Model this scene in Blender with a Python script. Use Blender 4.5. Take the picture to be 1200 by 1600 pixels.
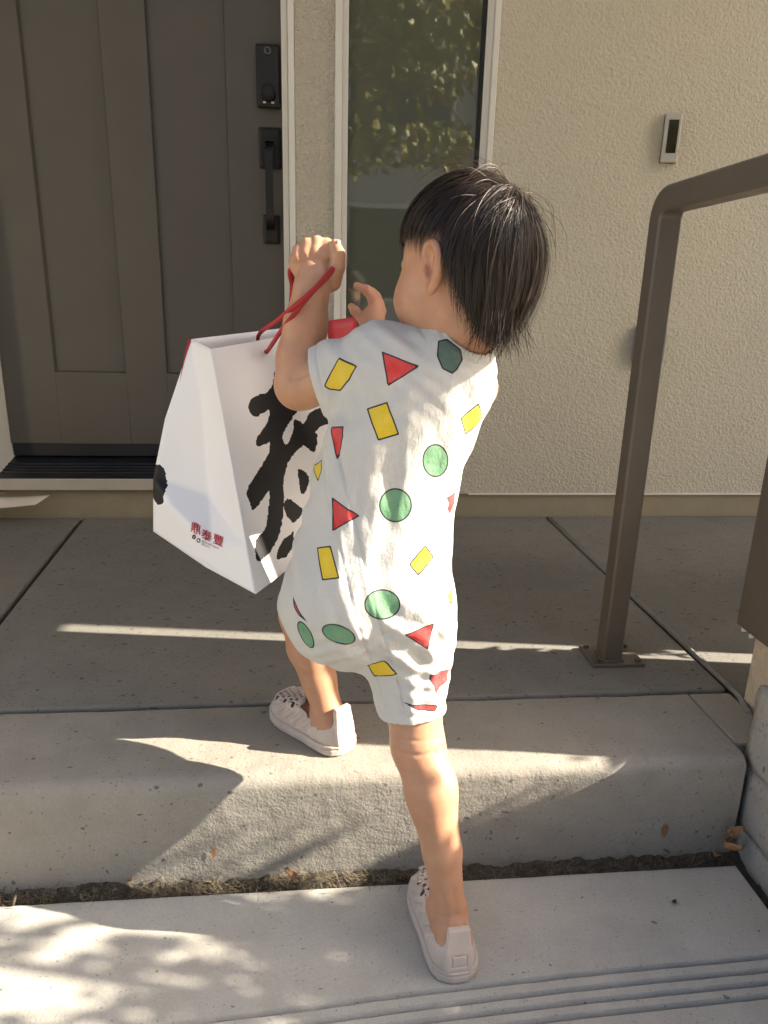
import bpy, bmesh, math, random
import numpy as np
from mathutils import Vector, Matrix
from mathutils.bvhtree import BVHTree

# ------------------------------------------------------------------ camera, world, sun, exposure
scene = bpy.context.scene
for o in list(bpy.data.objects):
    bpy.data.objects.remove(o)
COL = scene.collection
F, CX, CY = 1109.0, 600.0, 800.0           # focal length and centre in pixels of a 1200x1600 picture
CAM = np.array([0.0, -0.90, 0.67])


def _axes(nadir=(500, 4500), vx=(11700, 770)):
    d = np.array([nadir[0] - CX, nadir[1] - CY, F]); d /= np.linalg.norm(d)
    X = np.array([vx[0] - CX, vx[1] - CY, F]); X -= X.dot(d) * d; X /= np.linalg.norm(X)
    Z = -d
    return np.stack([X, np.cross(Z, X), Z])


RW = _axes()                                # world = RW @ camera(x right, y down, z forward)
cam_data = bpy.data.cameras.new('camera')
cam = bpy.data.objects.new('camera', cam_data)
COL.objects.link(cam)
cam_data.sensor_fit = 'VERTICAL'
cam_data.sensor_height = 36.0
cam_data.sensor_width = 27.0
cam_data.lens = F / 1600 * 36.0
cam_data.clip_start = 0.02
cam_data.clip_end = 500
mw = Matrix.Identity(4)
for i in range(3):
    mw[i][0] = RW[i, 0]; mw[i][1] = -RW[i, 1]; mw[i][2] = -RW[i, 2]; mw[i][3] = CAM[i]
cam.matrix_world = mw
scene.camera = cam
scene.render.resolution_x, scene.render.resolution_y = 768, 1024

SUNV = np.array([-1.80, 0.25, -1.0])        # the way sunlight travels
SUNV /= np.linalg.norm(SUNV)
elev = math.asin(-SUNV[2])
sun_data = bpy.data.lights.new('sun', 'SUN')
sun_data.energy = 5.0
sun_data.angle = math.radians(0.45)
sun_data.color = (1.0, 0.90, 0.74)
sun = bpy.data.objects.new('sun', sun_data)
COL.objects.link(sun)
sun.rotation_euler = Vector(SUNV).to_track_quat('-Z', 'Y').to_euler()
world = bpy.data.worlds.new('World')
scene.world = world
world.use_nodes = True
wn = world.node_tree.nodes; wl = world.node_tree.links
wn.clear()
sky = wn.new('ShaderNodeTexSky'); sky.sky_type = 'NISHITA'; sky.sun_disc = False
sky.sun_elevation = elev; sky.air_density = 0.8; sky.dust_density = 3.0; sky.ozone_density = 0.3
sky.sun_rotation = math.atan2(-SUNV[0], -SUNV[1])
bg = wn.new('ShaderNodeBackground'); bg.inputs['Strength'].default_value = 0.09
wo = wn.new('ShaderNodeOutputWorld')
wl.new(sky.outputs[0], bg.inputs[0]); wl.new(bg.outputs[0], wo.inputs[0])
scene.view_settings.view_transform = 'Standard'
scene.view_settings.look = 'None'
scene.view_settings.gamma = 1.0
scene.view_settings.exposure = 2.06

# ------------------------------------------------------------------ helpers


def ray(u, v):
    return RW @ np.array([(u - CX) / F, (v - CY) / F, 1.0])


def ony(u, v, y):                          # the point on a plane of constant y seen at pixel (u, v)
    r = ray(u, v)
    return CAM + r * ((y - CAM[1]) / r[1])


def onz(u, v, z=0.0):
    r = ray(u, v)
    return CAM + r * ((z - CAM[2]) / r[2])


rng = np.random.default_rng(7)
random.seed(7)


def _hash(i, j, k, s):
    n = (i * 73856093) ^ (j * 19349663) ^ (k * 83492791) ^ (s * 2654435761 & 0x7fffffff)
    n = (n ^ (n >> 13)) * 1274126177 & 0x7fffffff
    n = (n ^ (n >> 16)) * 668265263 & 0x7fffffff
    return (n & 0xffff) / 32767.5 - 1.0


def vnoise(P, scale, seed=0):
    q = np.asarray(P, float) * scale + 1000.0
    i = np.floor(q).astype(np.int64); f = q - i
    f = f * f * (3 - 2 * f)
    out = 0
    for a in (0, 1):
        for b in (0, 1):
            for c in (0, 1):
                w = (f[:, 0] if a else 1 - f[:, 0]) * (f[:, 1] if b else 1 - f[:, 1]) * (f[:, 2] if c else 1 - f[:, 2])
                out = out + w * _hash(i[:, 0] + a, i[:, 1] + b, i[:, 2] + c, seed)
    return out


def link(name, me, mat=None, parent=None, smooth=False):
    o = bpy.data.objects.new(name, me)
    COL.objects.link(o)
    if mat:
        me.materials.append(mat)
    if parent:
        o.parent = parent
    if smooth:
        me.polygons.foreach_set('use_smooth', np.ones(len(me.polygons), bool))
    return o


def mesh_np(name, V, Fc):
    me = bpy.data.meshes.new(name)
    V = np.asarray(V, np.float32)
    if isinstance(Fc, np.ndarray):
        n, k = Fc.shape
        me.vertices.add(len(V)); me.vertices.foreach_set('co', V.ravel())
        me.loops.add(n * k); me.loops.foreach_set('vertex_index', Fc.astype(np.int32).ravel())
        me.polygons.add(n)
        me.polygons.foreach_set('loop_start', np.arange(0, n * k, k, dtype=np.int32))
        me.update(calc_edges=True)
    else:
        me.from_pydata([tuple(map(float, v)) for v in V], [], Fc)
        me.update()
    return me


def attr(me, name, vals, kind='FLOAT'):
    a = me.attributes.new(name, kind, 'POINT')
    if kind == 'FLOAT':
        a.data.foreach_set('value', np.asarray(vals, np.float32).ravel())
    else:
        a.data.foreach_set('color', np.asarray(vals, np.float32).ravel())


def bm_obj(name, bm, mat, parent=None, smooth=False):
    me = bpy.data.meshes.new(name)
    bmesh.ops.recalc_face_normals(bm, faces=bm.faces)
    bm.to_mesh(me); bm.free()
    return link(name, me, mat, parent, smooth)


def box_bm(x0, x1, y0, y1, z0, z1, bev=0.0, seg=2):
    bm = bmesh.new()
    bmesh.ops.create_cube(bm, size=1.0)
    for v in bm.verts:
        v.co = Vector(((x0 + x1) / 2 + v.co.x * (x1 - x0), (y0 + y1) / 2 + v.co.y * (y1 - y0), (z0 + z1) / 2 + v.co.z * (z1 - z0)))
    if bev > 0:
        bmesh.ops.bevel(bm, geom=list(bm.edges), offset=bev, segments=seg, profile=0.5, affect='EDGES')
    return bm


def box(name, x0, x1, y0, y1, z0, z1, mat, parent=None, bev=0.0, seg=2):
    return bm_obj(name, box_bm(x0, x1, y0, y1, z0, z1, bev, seg), mat, parent)


def cyl(name, c, axis, r, depth, mat, parent=None, seg=24, r2=None, smooth=True, bev=0.0):
    bm = bmesh.new()
    bmesh.ops.create_cone(bm, cap_ends=True, segments=seg, radius1=r, radius2=r if r2 is None else r2, depth=depth)
    if bev:
        es = [e for e in bm.edges if len(e.link_faces) == 2 and any(len(f.verts) > 4 for f in e.link_faces)]
        bmesh.ops.bevel(bm, geom=es, offset=bev, segments=2, affect='EDGES')
    M = Matrix.Translation(Vector(c)) @ Vector(axis).to_track_quat('Z', 'Y').to_matrix().to_4x4()
    bmesh.ops.transform(bm, matrix=M, verts=bm.verts)
    o = bm_obj(name, bm, mat, parent)
    if smooth:
        for p in o.data.polygons:
            p.use_smooth = len(p.vertices) <= 4
    return o


def tube(name, pts, radii, mat, parent=None, seg=8):
    pts = np.asarray(pts, float); n = len(pts)
    if np.isscalar(radii):
        radii = [radii] * n
    V = []; Fc = []
    up = np.array([0.3, 0.5, 0.8])
    for i in range(n):
        t = pts[min(i + 1, n - 1)] - pts[max(i - 1, 0)]; t /= np.linalg.norm(t) + 1e-9
        a = np.cross(t, up); a /= np.linalg.norm(a) + 1e-9; b = np.cross(t, a)
        for k in range(seg):
            an = 2 * math.pi * k / seg
            V.append(pts[i] + radii[i] * (math.cos(an) * a + math.sin(an) * b))
    for i in range(n - 1):
        for k in range(seg):
            k2 = (k + 1) % seg
            Fc.append((i * seg + k, i * seg + k2, (i + 1) * seg + k2, (i + 1) * seg + k))
    Fc.append(tuple(range(seg))[::-1]); Fc.append(tuple((n - 1) * seg + k for k in range(seg)))
    me = mesh_np(name, V, Fc)
    o = link(name, me, mat, parent)
    for p in me.polygons:
        p.use_smooth = len(p.vertices) == 4
    return o


def spline(pts, n):
    pts = np.asarray(pts, float)
    P = np.vstack([2 * pts[0] - pts[1], pts, 2 * pts[-1] - pts[-2]])
    out = []
    m = len(pts) - 1
    for t in np.linspace(0, m - 1e-6, n):
        i = int(t); f = t - i
        a, b, c, d = P[i], P[i + 1], P[i + 2], P[i + 3]
        out.append(0.5 * (2 * b + (c - a) * f + (2 * a - 5 * b + 4 * c - d) * f * f + (3 * b - a - 3 * c + d) * f ** 3))
    return np.array(out)


def empty(name, loc=(0, 0, 0)):
    o = bpy.data.objects.new(name, None)
    COL.objects.link(o)
    o.empty_display_size = 0.05
    return o


def tag(o, label=None, cat=None, group=None, kind=None):
    if label: o['label'] = label
    if cat: o['category'] = cat
    if group: o['group'] = group
    if kind: o['kind'] = kind
    return o


# ------------------------------------------------------------------ materials
class NT:
    def __init__(s, name):
        s.m = bpy.data.materials.new(name); s.m.use_nodes = True
        s.t = s.m.node_tree; s.n = s.t.nodes; s.l = s.t.links
        s.b = s.n['Principled BSDF']
        s.tc = s.n.new('ShaderNodeTexCoord')

    def add(s, typ, ins=None, **kw):
        nd = s.n.new(typ)
        for k, v in kw.items():
            setattr(nd, k, v)
        for k, v in (ins or {}).items():
            s.set(nd.inputs[k], v)
        return nd

    def set(s, sock, v):
        if isinstance(v, bpy.types.NodeSocket):
            s.l.new(v, sock)
        else:
            if sock.type == 'RGBA' and len(v) == 3:
                v = (*v, 1)
            sock.default_value = v

    def obj(s):
        return s.tc.outputs['Object']

    def noise(s, scale, detail=4, rough=0.55, vec=None, out='Fac'):
        return s.add('ShaderNodeTexNoise', {'Scale': scale, 'Detail': detail, 'Roughness': rough, 'Vector': vec or s.obj()}).outputs[out]

    def vor(s, scale, vec=None, feature='F1', out='Distance'):
        return s.add('ShaderNodeTexVoronoi', {'Scale': scale, 'Vector': vec or s.obj()}, feature=feature).outputs[out]

    def rng(s, v, a, b, c=0.0, d=1.0):
        return s.add('ShaderNodeMapRange', {0: v, 1: a, 2: b, 3: c, 4: d}).outputs[0]

    def math(s, op, a, b=0.0, c=0.0):
        return s.add('ShaderNodeMath', {0: a, 1: b, 2: c}, operation=op).outputs[0]

    def mix(s, f, a, b, blend='MIX'):
        nd = s.add('ShaderNodeMix', data_type='RGBA', blend_type=blend)
        s.set(nd.inputs[0], f); s.set(nd.inputs[6], a); s.set(nd.inputs[7], b)
        return nd.outputs[2]

    def scalev(s, sc):
        return s.add('ShaderNodeMapping', {'Vector': s.obj(), 'Scale': sc}).outputs[0]

    def bump(s, h, strength=0.5, dist=0.002, normal=None):
        ins = {'Height': h, 'Strength': strength, 'Distance': dist}
        if normal:
            ins['Normal'] = normal
        return s.add('ShaderNodeBump', ins).outputs[0]

    def attr(s, name, out='Fac'):
        return s.add('ShaderNodeAttribute', attribute_name=name).outputs[out]

    def done(s, color=None, rough=None, normal=None, **kw):
        if color is not None: s.set(s.b.inputs['Base Color'], color)
        if rough is not None: s.set(s.b.inputs['Roughness'], rough)
        if normal is not None: s.set(s.b.inputs['Normal'], normal)
        for k, v in kw.items():
            s.set(s.b.inputs[k.replace('_', ' ')], v)
        return s.m


M = {}


def stucco(name, base, sc=1.3, amp=0.0023):
    t = NT(name)
    big = t.noise(1.3, 3)
    a = t.noise(95 * sc, 3, 0.55)
    b = t.vor(120 * sc, feature='SMOOTH_F1')
    c = t.noise(420 * sc, 2)
    h = t.math('ADD', t.math('MULTIPLY', t.rng(a, 0.35, 0.68), 1.0), t.math('MULTIPLY', b, -0.55))
    h = t.math('ADD', h, t.math('MULTIPLY', c, 0.18))
    col = t.mix(t.rng(big, 0.3, 0.75), tuple(x * 0.93 for x in base), tuple(x * 1.05 for x in base))
    col = t.mix(t.rng(a, 0.3, 0.5, 0.22, 0.0), col, tuple(x * 0.6 for x in base))
    return t.done(col, 0.9, t.bump(h, 1.0, amp))


M['stucco'] = stucco('stucco', (0.60, 0.548, 0.425))
M['stucco_strip'] = stucco('stucco_strip', (0.62, 0.565, 0.46), 1.15, 0.0062)
M['stucco_cream'] = stucco('stucco_cream', (0.62, 0.52, 0.37), 0.6, 0.003)


def concrete(name, base, pit=1.0, stain=(0.5, 0.48, 0.44), brush=False, warm=None):
    t = NT(name)
    big = t.noise(2.2, 5, 0.6)
    mid = t.noise(14, 5, 0.65)
    fine = t.noise(260, 3, 0.6)
    col = t.mix(t.rng(big, 0.32, 0.7), tuple(x * 0.84 for x in base), tuple(x * 1.08 for x in base))
    col = t.mix(t.rng(mid, 0.42, 0.75, 0.0, 0.35), col, tuple(x * y * 1.25 for x, y in zip(base, stain)))
    col = t.mix(t.rng(fine, 0.3, 0.75, 0.0, 0.30), col, tuple(x * 0.5 for x in base))
    blot = t.noise(5.5, 6, 0.7)
    col = t.mix(t.rng(blot, 0.50, 0.70, 0.0, 0.32), col, tuple(x * 0.55 for x in base))
    lite = t.noise(700, 1)
    col = t.mix(t.rng(lite, 0.66, 0.74, 0.0, 0.35), col, tuple(min(0.9, x * 1.6) for x in base))
    vx = t.scalev((1.0, 1.6, 1.0))
    warp = t.add('ShaderNodeVectorMath', {0: vx, 1: t.add('ShaderNodeVectorMath', {0: t.noise(30, 2, out='Color'), 1: (0.03, 0.03, 0.03)}, operation='MULTIPLY').outputs[0]}, operation='ADD').outputs[0]
    pd = t.vor(48, warp)
    pc = t.vor(48, warp, out='Color')
    sel = t.math('GREATER_THAN', t.add('ShaderNodeSeparateColor', {0: pc}).outputs[0], 0.66)
    sz = t.math('MULTIPLY', t.add('ShaderNodeSeparateColor', {0: pc}).outputs[1], 0.17 * pit)
    pits = t.math('MULTIPLY', t.math('LESS_THAN', pd, sz), sel)
    pd2 = t.vor(150, warp); pc2 = t.vor(150, warp, out='Color')
    pits2 = t.math('MULTIPLY', t.math('LESS_THAN', pd2, 0.24 * pit), t.math('GREATER_THAN', t.add('ShaderNodeSeparateColor', {0: pc2}).outputs[0], 0.87))
    pall = t.math('MAXIMUM', pits, t.math('MULTIPLY', pits2, 0.6))
    col = t.mix(t.math('MULTIPLY', pall, 0.72), col, tuple(x * 0.22 for x in base))
    if warm:
        z = t.add('ShaderNodeSeparateXYZ', {0: t.obj()}).outputs[2]
        col = t.mix(t.math('MULTIPLY', t.rng(t.noise(5, 4), 0.35, 0.7), 0.5), col, warm)
    h = t.math('ADD', t.math('MULTIPLY', fine, 0.5), t.math('MULTIPLY', mid, 0.5))
    if brush:
        h = t.math('ADD', h, t.math('MULTIPLY', t.noise(40, 3, 0.6, t.scalev((0.7, 1, 1.3))), 1.1)); h = t.math('ADD', h, t.math('MULTIPLY', t.noise(9, 5, 0.7, t.scalev((1.6, 1, 0.7))), 0.8))
    h = t.math('ADD', h, t.math('MULTIPLY', pall, -1.2))
    return t.done(col, 0.88, t.bump(h, 0.9, 0.0017))


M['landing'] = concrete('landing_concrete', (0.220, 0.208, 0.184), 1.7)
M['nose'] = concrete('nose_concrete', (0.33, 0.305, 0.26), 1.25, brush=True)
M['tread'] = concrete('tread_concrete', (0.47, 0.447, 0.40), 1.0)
M['plinth'] = concrete('plinth_concrete', (0.34, 0.29, 0.20), 0.6, warm=(0.36, 0.29, 0.18))
M['walk'] = concrete('walk_concrete', (0.36, 0.345, 0.315), 0.8)
M['block'] = concrete('block_concrete', (0.33, 0.32, 0.295), 1.6)
M['mortar'] = concrete('mortar', (0.26, 0.25, 0.23), 0.4)


def paint(name, base, rough=0.45, var=0.06, bump=0.15, **kw):
    t = NT(name)
    n = t.noise(7, 4); f = t.noise(380, 2)
    col = t.mix(t.rng(n, 0.3, 0.7), tuple(x * (1 - var) for x in base), tuple(x * (1 + var) for x in base))
    return t.done(col, t.rng(t.noise(25, 3), 0.3, 0.7, rough - 0.05, rough + 0.08), t.bump(f, bump, 0.0005), **kw)


M['door'] = paint('door_paint', (0.098, 0.088, 0.074), 0.40, 0.05, 0.10)
M['trim'] = paint('trim_vinyl', (0.74, 0.71, 0.64), 0.38, 0.03, 0.05)
M['sill'] = paint('sill_paint', (0.47, 0.43, 0.36), 0.5, 0.10, 0.2)
M['threshold'] = paint('threshold_black', (0.012, 0.013, 0.018), 0.35, 0.2, 0.3)
M['gasket'] = paint('gasket_black', (0.012, 0.014, 0.014), 0.4)
M['black_metal'] = paint('black_metal', (0.018, 0.016, 0.015), 0.38, 0.1, 0.05, Metallic=0.3)
M['black_gloss'] = paint('black_gloss', (0.008, 0.008, 0.008), 0.08, 0.1, 0.0)
M['rail'] = paint('rail_bronze_paint', (0.118, 0.098, 0.076), 0.40, 0.07, 0.18)
M['steel'] = paint('satin_nickel', (0.66, 0.63, 0.58), 0.32, 0.04, 0.05, Metallic=0.55)
M['steel_dark'] = paint('lens_ring', (0.3, 0.29, 0.27), 0.25, 0.04, 0.0, Metallic=1.0)
M['outlet'] = paint('outlet_grey', (0.24, 0.26, 0.27), 0.5)
M['white_plastic'] = paint('white_speck', (0.7, 0.68, 0.62), 0.6)
M['bolt'] = paint('bolt_bronze', (0.13, 0.11, 0.09), 0.4, 0.1, 0.1, Metallic=0.5)
M['roof_wood'] = paint('shade_roof_paint', (0.55, 0.50, 0.42), 0.6)
M['house_far'] = paint('far_stucco', (0.50, 0.47, 0.42), 0.8)
M['garage'] = paint('garage_door_paint', (0.62, 0.60, 0.56), 0.6)
M['far_glass'] = paint('far_window_glass', (0.02, 0.025, 0.028), 0.08)

t = NT('window_glass')                       # tinted pane with a drawn dark shade behind it
M['glass'] = t.done((0.095, 0.102, 0.080), 0.02, t.bump(t.noise(3.0, 2), 0.04, 0.01), IOR=1.6, Specular_IOR_Level=0.75)
t = NT('shade_cloth')
M['shade'] = t.done((0.055, 0.060, 0.052), 0.9)

t = NT('paper')
M['paper'] = t.done(t.mix(t.noise(12, 3), (0.62, 0.55, 0.46), (0.70, 0.63, 0.54)), 0.7)

t = NT('soil')
n = t.noise(220, 5, 0.7)
M['soil'] = t.done(t.mix(t.rng(n, 0.3, 0.7), (0.022, 0.018, 0.013), (0.10, 0.08, 0.055)), 0.95, t.bump(n, 1.0, 0.004))
t = NT('straw')
M['straw'] = t.done(t.mix(t.rng(t.noise(60, 2), 0.4, 0.6), (0.19, 0.15, 0.09), (0.06, 0.046, 0.03)), 0.8)
t = NT('dry_leaf')
M['dryleaf'] = t.done(t.mix(t.noise(60, 3), (0.22, 0.095, 0.04), (0.36, 0.22, 0.11)), 0.7)
t = NT('twig')
M['twig'] = t.done((0.055, 0.04, 0.028), 0.85)


def leafmat(name, a, b):
    t = NT(name)
    return t.done(t.mix(t.add('ShaderNodeObjectInfo').outputs['Random'] if 0 else t.rng(t.noise(9, 2), 0.35, 0.65), a, b), 0.45, Transmission_Weight=0.0, Subsurface_Weight=0.0)


M['leaf'] = leafmat('tree_leaf', (0.05, 0.085, 0.02), (0.11, 0.13, 0.03))
M['leaf_gold'] = leafmat('turning_leaf', (0.42, 0.34, 0.05), (0.14, 0.19, 0.04))
t = NT('bark')
M['bark'] = t.done(t.mix(t.noise(40, 4, vec=t.scalev((1, 1, 0.2))), (0.05, 0.038, 0.027), (0.13, 0.10, 0.075)), 0.9, t.bump(t.noise(60, 4, vec=t.scalev((1, 1, 0.2))), 1, 0.01))

# skin, hair, cloth
t = NT('skin')
mot = t.noise(38, 4)
base = t.mix(t.rng(mot, 0.3, 0.7), (0.45, 0.240, 0.138), (0.53, 0.300, 0.182))
blush = t.attr('blush')
base = t.mix(t.math('MULTIPLY', blush, 0.75), base, (0.55, 0.20, 0.13))
stub = t.rng(t.noise(900, 2), 0.35, 0.6, 0.35, 1.0)
base = t.mix(t.math('MULTIPLY', t.attr('fade'), stub), base, (0.035, 0.026, 0.02))
base = t.mix(t.rng(t.noise(11, 3), 0.40, 0.68, 0.0, 0.42), base, (0.48, 0.205, 0.125))
sk_h = t.math('ADD', t.noise(600, 2), t.math('MULTIPLY', t.noise(120, 3), 0.6))
M['skin'] = t.done(base, 0.46, t.bump(sk_h, 0.25, 0.0006), Subsurface_Weight=0.22, Subsurface_Radius=(0.010, 0.004, 0.002), Subsurface_Scale=0.5, Specular_IOR_Level=0.4)
t = NT('hair')
hr = t.attr('tone')
M['hair'] = t.done(t.mix(hr, (0.008, 0.0058, 0.0045), (0.046, 0.027, 0.016)), t.rng(hr, 0, 1, 0.42, 0.52), Specular_IOR_Level=0.35)
t = NT('eye')
M['eye'] = t.done((0.02, 0.015, 0.012), 0.1)
t = NT('nail')
M['nail'] = t.done((0.60, 0.36, 0.27), 0.3)


def cloth_print(name, base, w, fray=0.0, fold=True):
    t = NT(name)
    sd = t.attr('sd'); pc = t.attr('pcol', 'Color')
    if fray:
        sd = t.math('ADD', sd, t.math('MULTIPLY', t.math('SUBTRACT', t.noise(420, 4, 0.7), 0.5), fray)); sd = t.math('ADD', sd, t.math('MULTIPLY', t.math('SUBTRACT', t.noise(110, 2), 0.5), fray * 1.5))
    weave = t.noise(1500, 2)
    fill = t.math('LESS_THAN', sd, 0.0009 if fray else 0.0)
    edge = t.math('MULTIPLY', fill, t.math('GREATER_THAN', sd, -w)) if w > 0 else 0.0
    wash = t.mix(t.rng(t.noise(45, 4), 0.35, 0.7, 0.0, 0.08 if w > 0 else 0.0), pc, (0.8, 0.78, 0.72))
    col = t.mix(fill, base, wash)
    if w > 0:
        col = t.mix(edge, col, (0.028, 0.028, 0.034))
    return t, col, weave


t, col, weave = cloth_print('romper_cotton', (0.57, 0.553, 0.512), 0.0018)
h = t.math('ADD', t.math('MULTIPLY', weave, 0.30), t.math('MULTIPLY', t.noise(170, 4, 0.6), 0.7))
h = t.math('ADD', h, t.math('MULTIPLY', t.noise(48, 4, 0.6, t.scalev((1.6, 1.6, 0.6))), 1.2))
M['romper'] = t.done(col, 0.85, t.bump(h, 0.7, 0.0018), Sheen_Weight=0.1, Subsurface_Weight=0.0)
t, col, weave = cloth_print('bag_card', (0.85, 0.83, 0.82), 0.0, 0.0040)
M['bag'] = t.done(col, 0.5, t.bump(t.noise(25, 3), 0.2, 0.002), Specular_IOR_Level=0.25)
t = NT('bag_red'); M['bag_red'] = t.done(t.mix(t.noise(300, 2), (0.40, 0.018, 0.022), (0.46, 0.025, 0.03)), 0.5)
t = NT('rope_red')
wv = t.add('ShaderNodeTexWave', {'Scale': 260.0, 'Distortion': 3.0, 'Detail': 2.0, 'Vector': t.obj()})
M['rope'] = t.done(t.mix(wv.outputs['Fac'], (0.42, 0.02, 0.025), (0.66, 0.05, 0.05)), 0.75, t.bump(wv.outputs['Fac'], 1.0, 0.001))
t = NT('ink_red'); M['ink_red'] = t.done((0.42, 0.015, 0.03), 0.5)
t = NT('ink_black'); M['ink_black'] = t.done((0.02, 0.02, 0.02), 0.5)
t = NT('ink_white'); M['ink_white'] = t.done((0.8, 0.78, 0.75), 0.5)
t = NT('clog_foam')
cn = t.noise(30, 4)
M['clog'] = t.done(t.mix(t.rng(cn, 0.35, 0.75), (0.56, 0.475, 0.42), (0.46, 0.38, 0.33)), 0.62, t.bump(t.noise(500, 2), 0.2, 0.0005), Subsurface_Weight=0.05, Subsurface_Radius=(0.004, 0.003, 0.002))

#@@STRUCT
# ------------------------------------------------------------------ the setting: ground, steps, landing
WALL = 1.275
g = box('ground', -60, 60, -60, 60, -0.75, -0.70, M['walk']); tag(g, kind='structure')


def extrude_x(name, prof, x0, x1, nx, mat, parent=None, jig=0.0, shear=None, seed=0):
    """a YZ outline swept along x with slightly uneven edges; closed ends"""
    prof = np.asarray(prof, float); m = len(prof)
    xs = np.linspace(x0, x1, nx)
    V = np.zeros((nx, m, 3))
    V[:, :, 0] = xs[:, None]; V[:, :, 1] = prof[None, :, 0]; V[:, :, 2] = prof[None, :, 1]
    V = V.reshape(-1, 3)
    if shear is not None:
        V[:, 1] += shear(V)
    if jig:
        n1 = vnoise(V, 9, seed) + 0.6 * vnoise(V, 31, seed + 1) + 0.45 * vnoise(V, 95, seed + 2)
        n2 = vnoise(V, 9, seed + 5) + 0.6 * vnoise(V, 31, seed + 6) + 0.45 * vnoise(V, 95, seed + 7)
        V[:, 1] += jig * n1; V[:, 2] += 0.7 * jig * n2
    Fc = []
    for i in range(nx - 1):
        for k in range(m):
            k2 = (k + 1) % m
            Fc.append((i * m + k, (i + 1) * m + k, (i + 1) * m + k2, i * m + k2))
    Fc.append(tuple(range(m))[::-1]); Fc.append(tuple((nx - 1) * m + k for k in range(m)))
    me = mesh_np(name, V, Fc)
    bm = bmesh.new(); bm.from_mesh(me); bmesh.ops.recalc_face_normals(bm, faces=bm.faces); bm.to_mesh(me); bm.free()
    o = link(name, me, mat, parent)
    for p in me.polygons:
        p.use_smooth = len(p.vertices) == 4
    mod = o.modifiers.new('edge', 'EDGE_SPLIT'); mod.split_angle = math.radians(50)
    return o


def arc(c, r, a0, a1, n):
    return [(c[0] + r * math.cos(math.radians(a)), c[1] + r * math.sin(math.radians(a))) for a in np.linspace(a0, a1, n)]


landing = empty('landing'); tag(landing, kind='structure')
# front slab with the riser, rounded nosing
prof = [(0.181, -0.22), (0.181, -0.007)] + arc((0.174, -0.007), 0.007, 0, 90, 4)[1:] + [(y, 0.0) for y in np.linspace(0.15, 0.02, 10)] \
    + arc((0.006, -0.020), 0.020, 90, 180, 7) + [(-0.0145, z) for z in np.linspace(-0.04, -0.16, 9)] + [(-0.0145, -0.22)]
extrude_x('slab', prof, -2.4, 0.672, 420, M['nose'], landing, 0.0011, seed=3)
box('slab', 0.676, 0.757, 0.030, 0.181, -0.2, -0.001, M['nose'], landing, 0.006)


def slab(x0, x1, y0, y1, skew0=0.0, skew1=0.0, z=0.0):
    bm = box_bm(x0, x1, y0, y1, -0.2, z, 0.006, 3)
    for v in bm.verts:
        f = (y1 - v.co.y) / (y1 - y0)
        v.co.x += (skew0 if v.co.x < (x0 + x1) / 2 else skew1) * f
    bm_obj('slab', bm, M['landing'], landing)


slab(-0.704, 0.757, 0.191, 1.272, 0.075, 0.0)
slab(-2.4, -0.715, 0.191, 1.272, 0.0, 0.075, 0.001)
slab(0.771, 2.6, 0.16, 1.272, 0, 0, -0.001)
box('joint_filler', -2.4, 2.6, 0.185, 1.27, -0.19, -0.010, M['soil'], landing)
tube('joint_bead', [(0.764, 1.26, -0.002), (0.764, 0.8, 0.0), (0.765, 0.45, 0.001), (0.765, 0.165, 0.0), (0.75, 0.11, 0.0)], 0.0055, M['mortar'], landing)

lower = empty('lower_step'); tag(lower, kind='structure')
TZ = -0.17
prof = [(-0.045, -0.36), (-0.045, TZ - 0.006)] + arc((-0.051, TZ - 0.006), 0.006, 0, 90, 4)[1:]
ys = list(np.linspace(-0.066, -0.205, 9))
prof += [(y, TZ) for y in ys]
for gy in (-0.2205, -0.2395, -0.2570, -0.2745):
    prof += [(gy + 0.0042, TZ - 0.0003), (gy + 0.0022, TZ - 0.0030), (gy + 0.0010, TZ - 0.0085), (gy - 0.0010, TZ - 0.0085), (gy - 0.0024, TZ - 0.0028), (gy - 0.0046, TZ)]
prof += [(-0.292, TZ)] + arc((-0.315, TZ - 0.022), 0.022, 90, 180, 7) + [(-0.337, -0.36)]


def shear(V):
    w = np.clip((-V[:, 1] - 0.06) / 0.15, 0, 1)
    return w * (0.045 * (V[:, 0] - 0.25) + 0.003 * np.sin(V[:, 0] * 6))


extrude_x('tread', prof, -2.4, 0.660, 420, M['tread'], lower, 0.0006, shear, seed=20)
prof2 = [(-0.33, -0.56), (-0.33, -0.341), (-0.60, -0.341)] + arc((-0.655, -0.361), 0.02, 90, 180, 5) + [(-0.675, -0.56)]
extrude_x('tread', prof2, -2.4, 0.66, 60, M['tread'], lower, 0.0006, None, seed=25)
prof2 = [(-0.67, -0.71), (-0.67, -0.511), (-0.98, -0.511)] + arc((-1.02, -0.531), 0.02, 90, 180, 5) + [(-1.04, -0.71)]
extrude_x('tread', prof2, -2.4, 0.66, 60, M['tread'], lower, 0.0006, None, seed=28)

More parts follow.
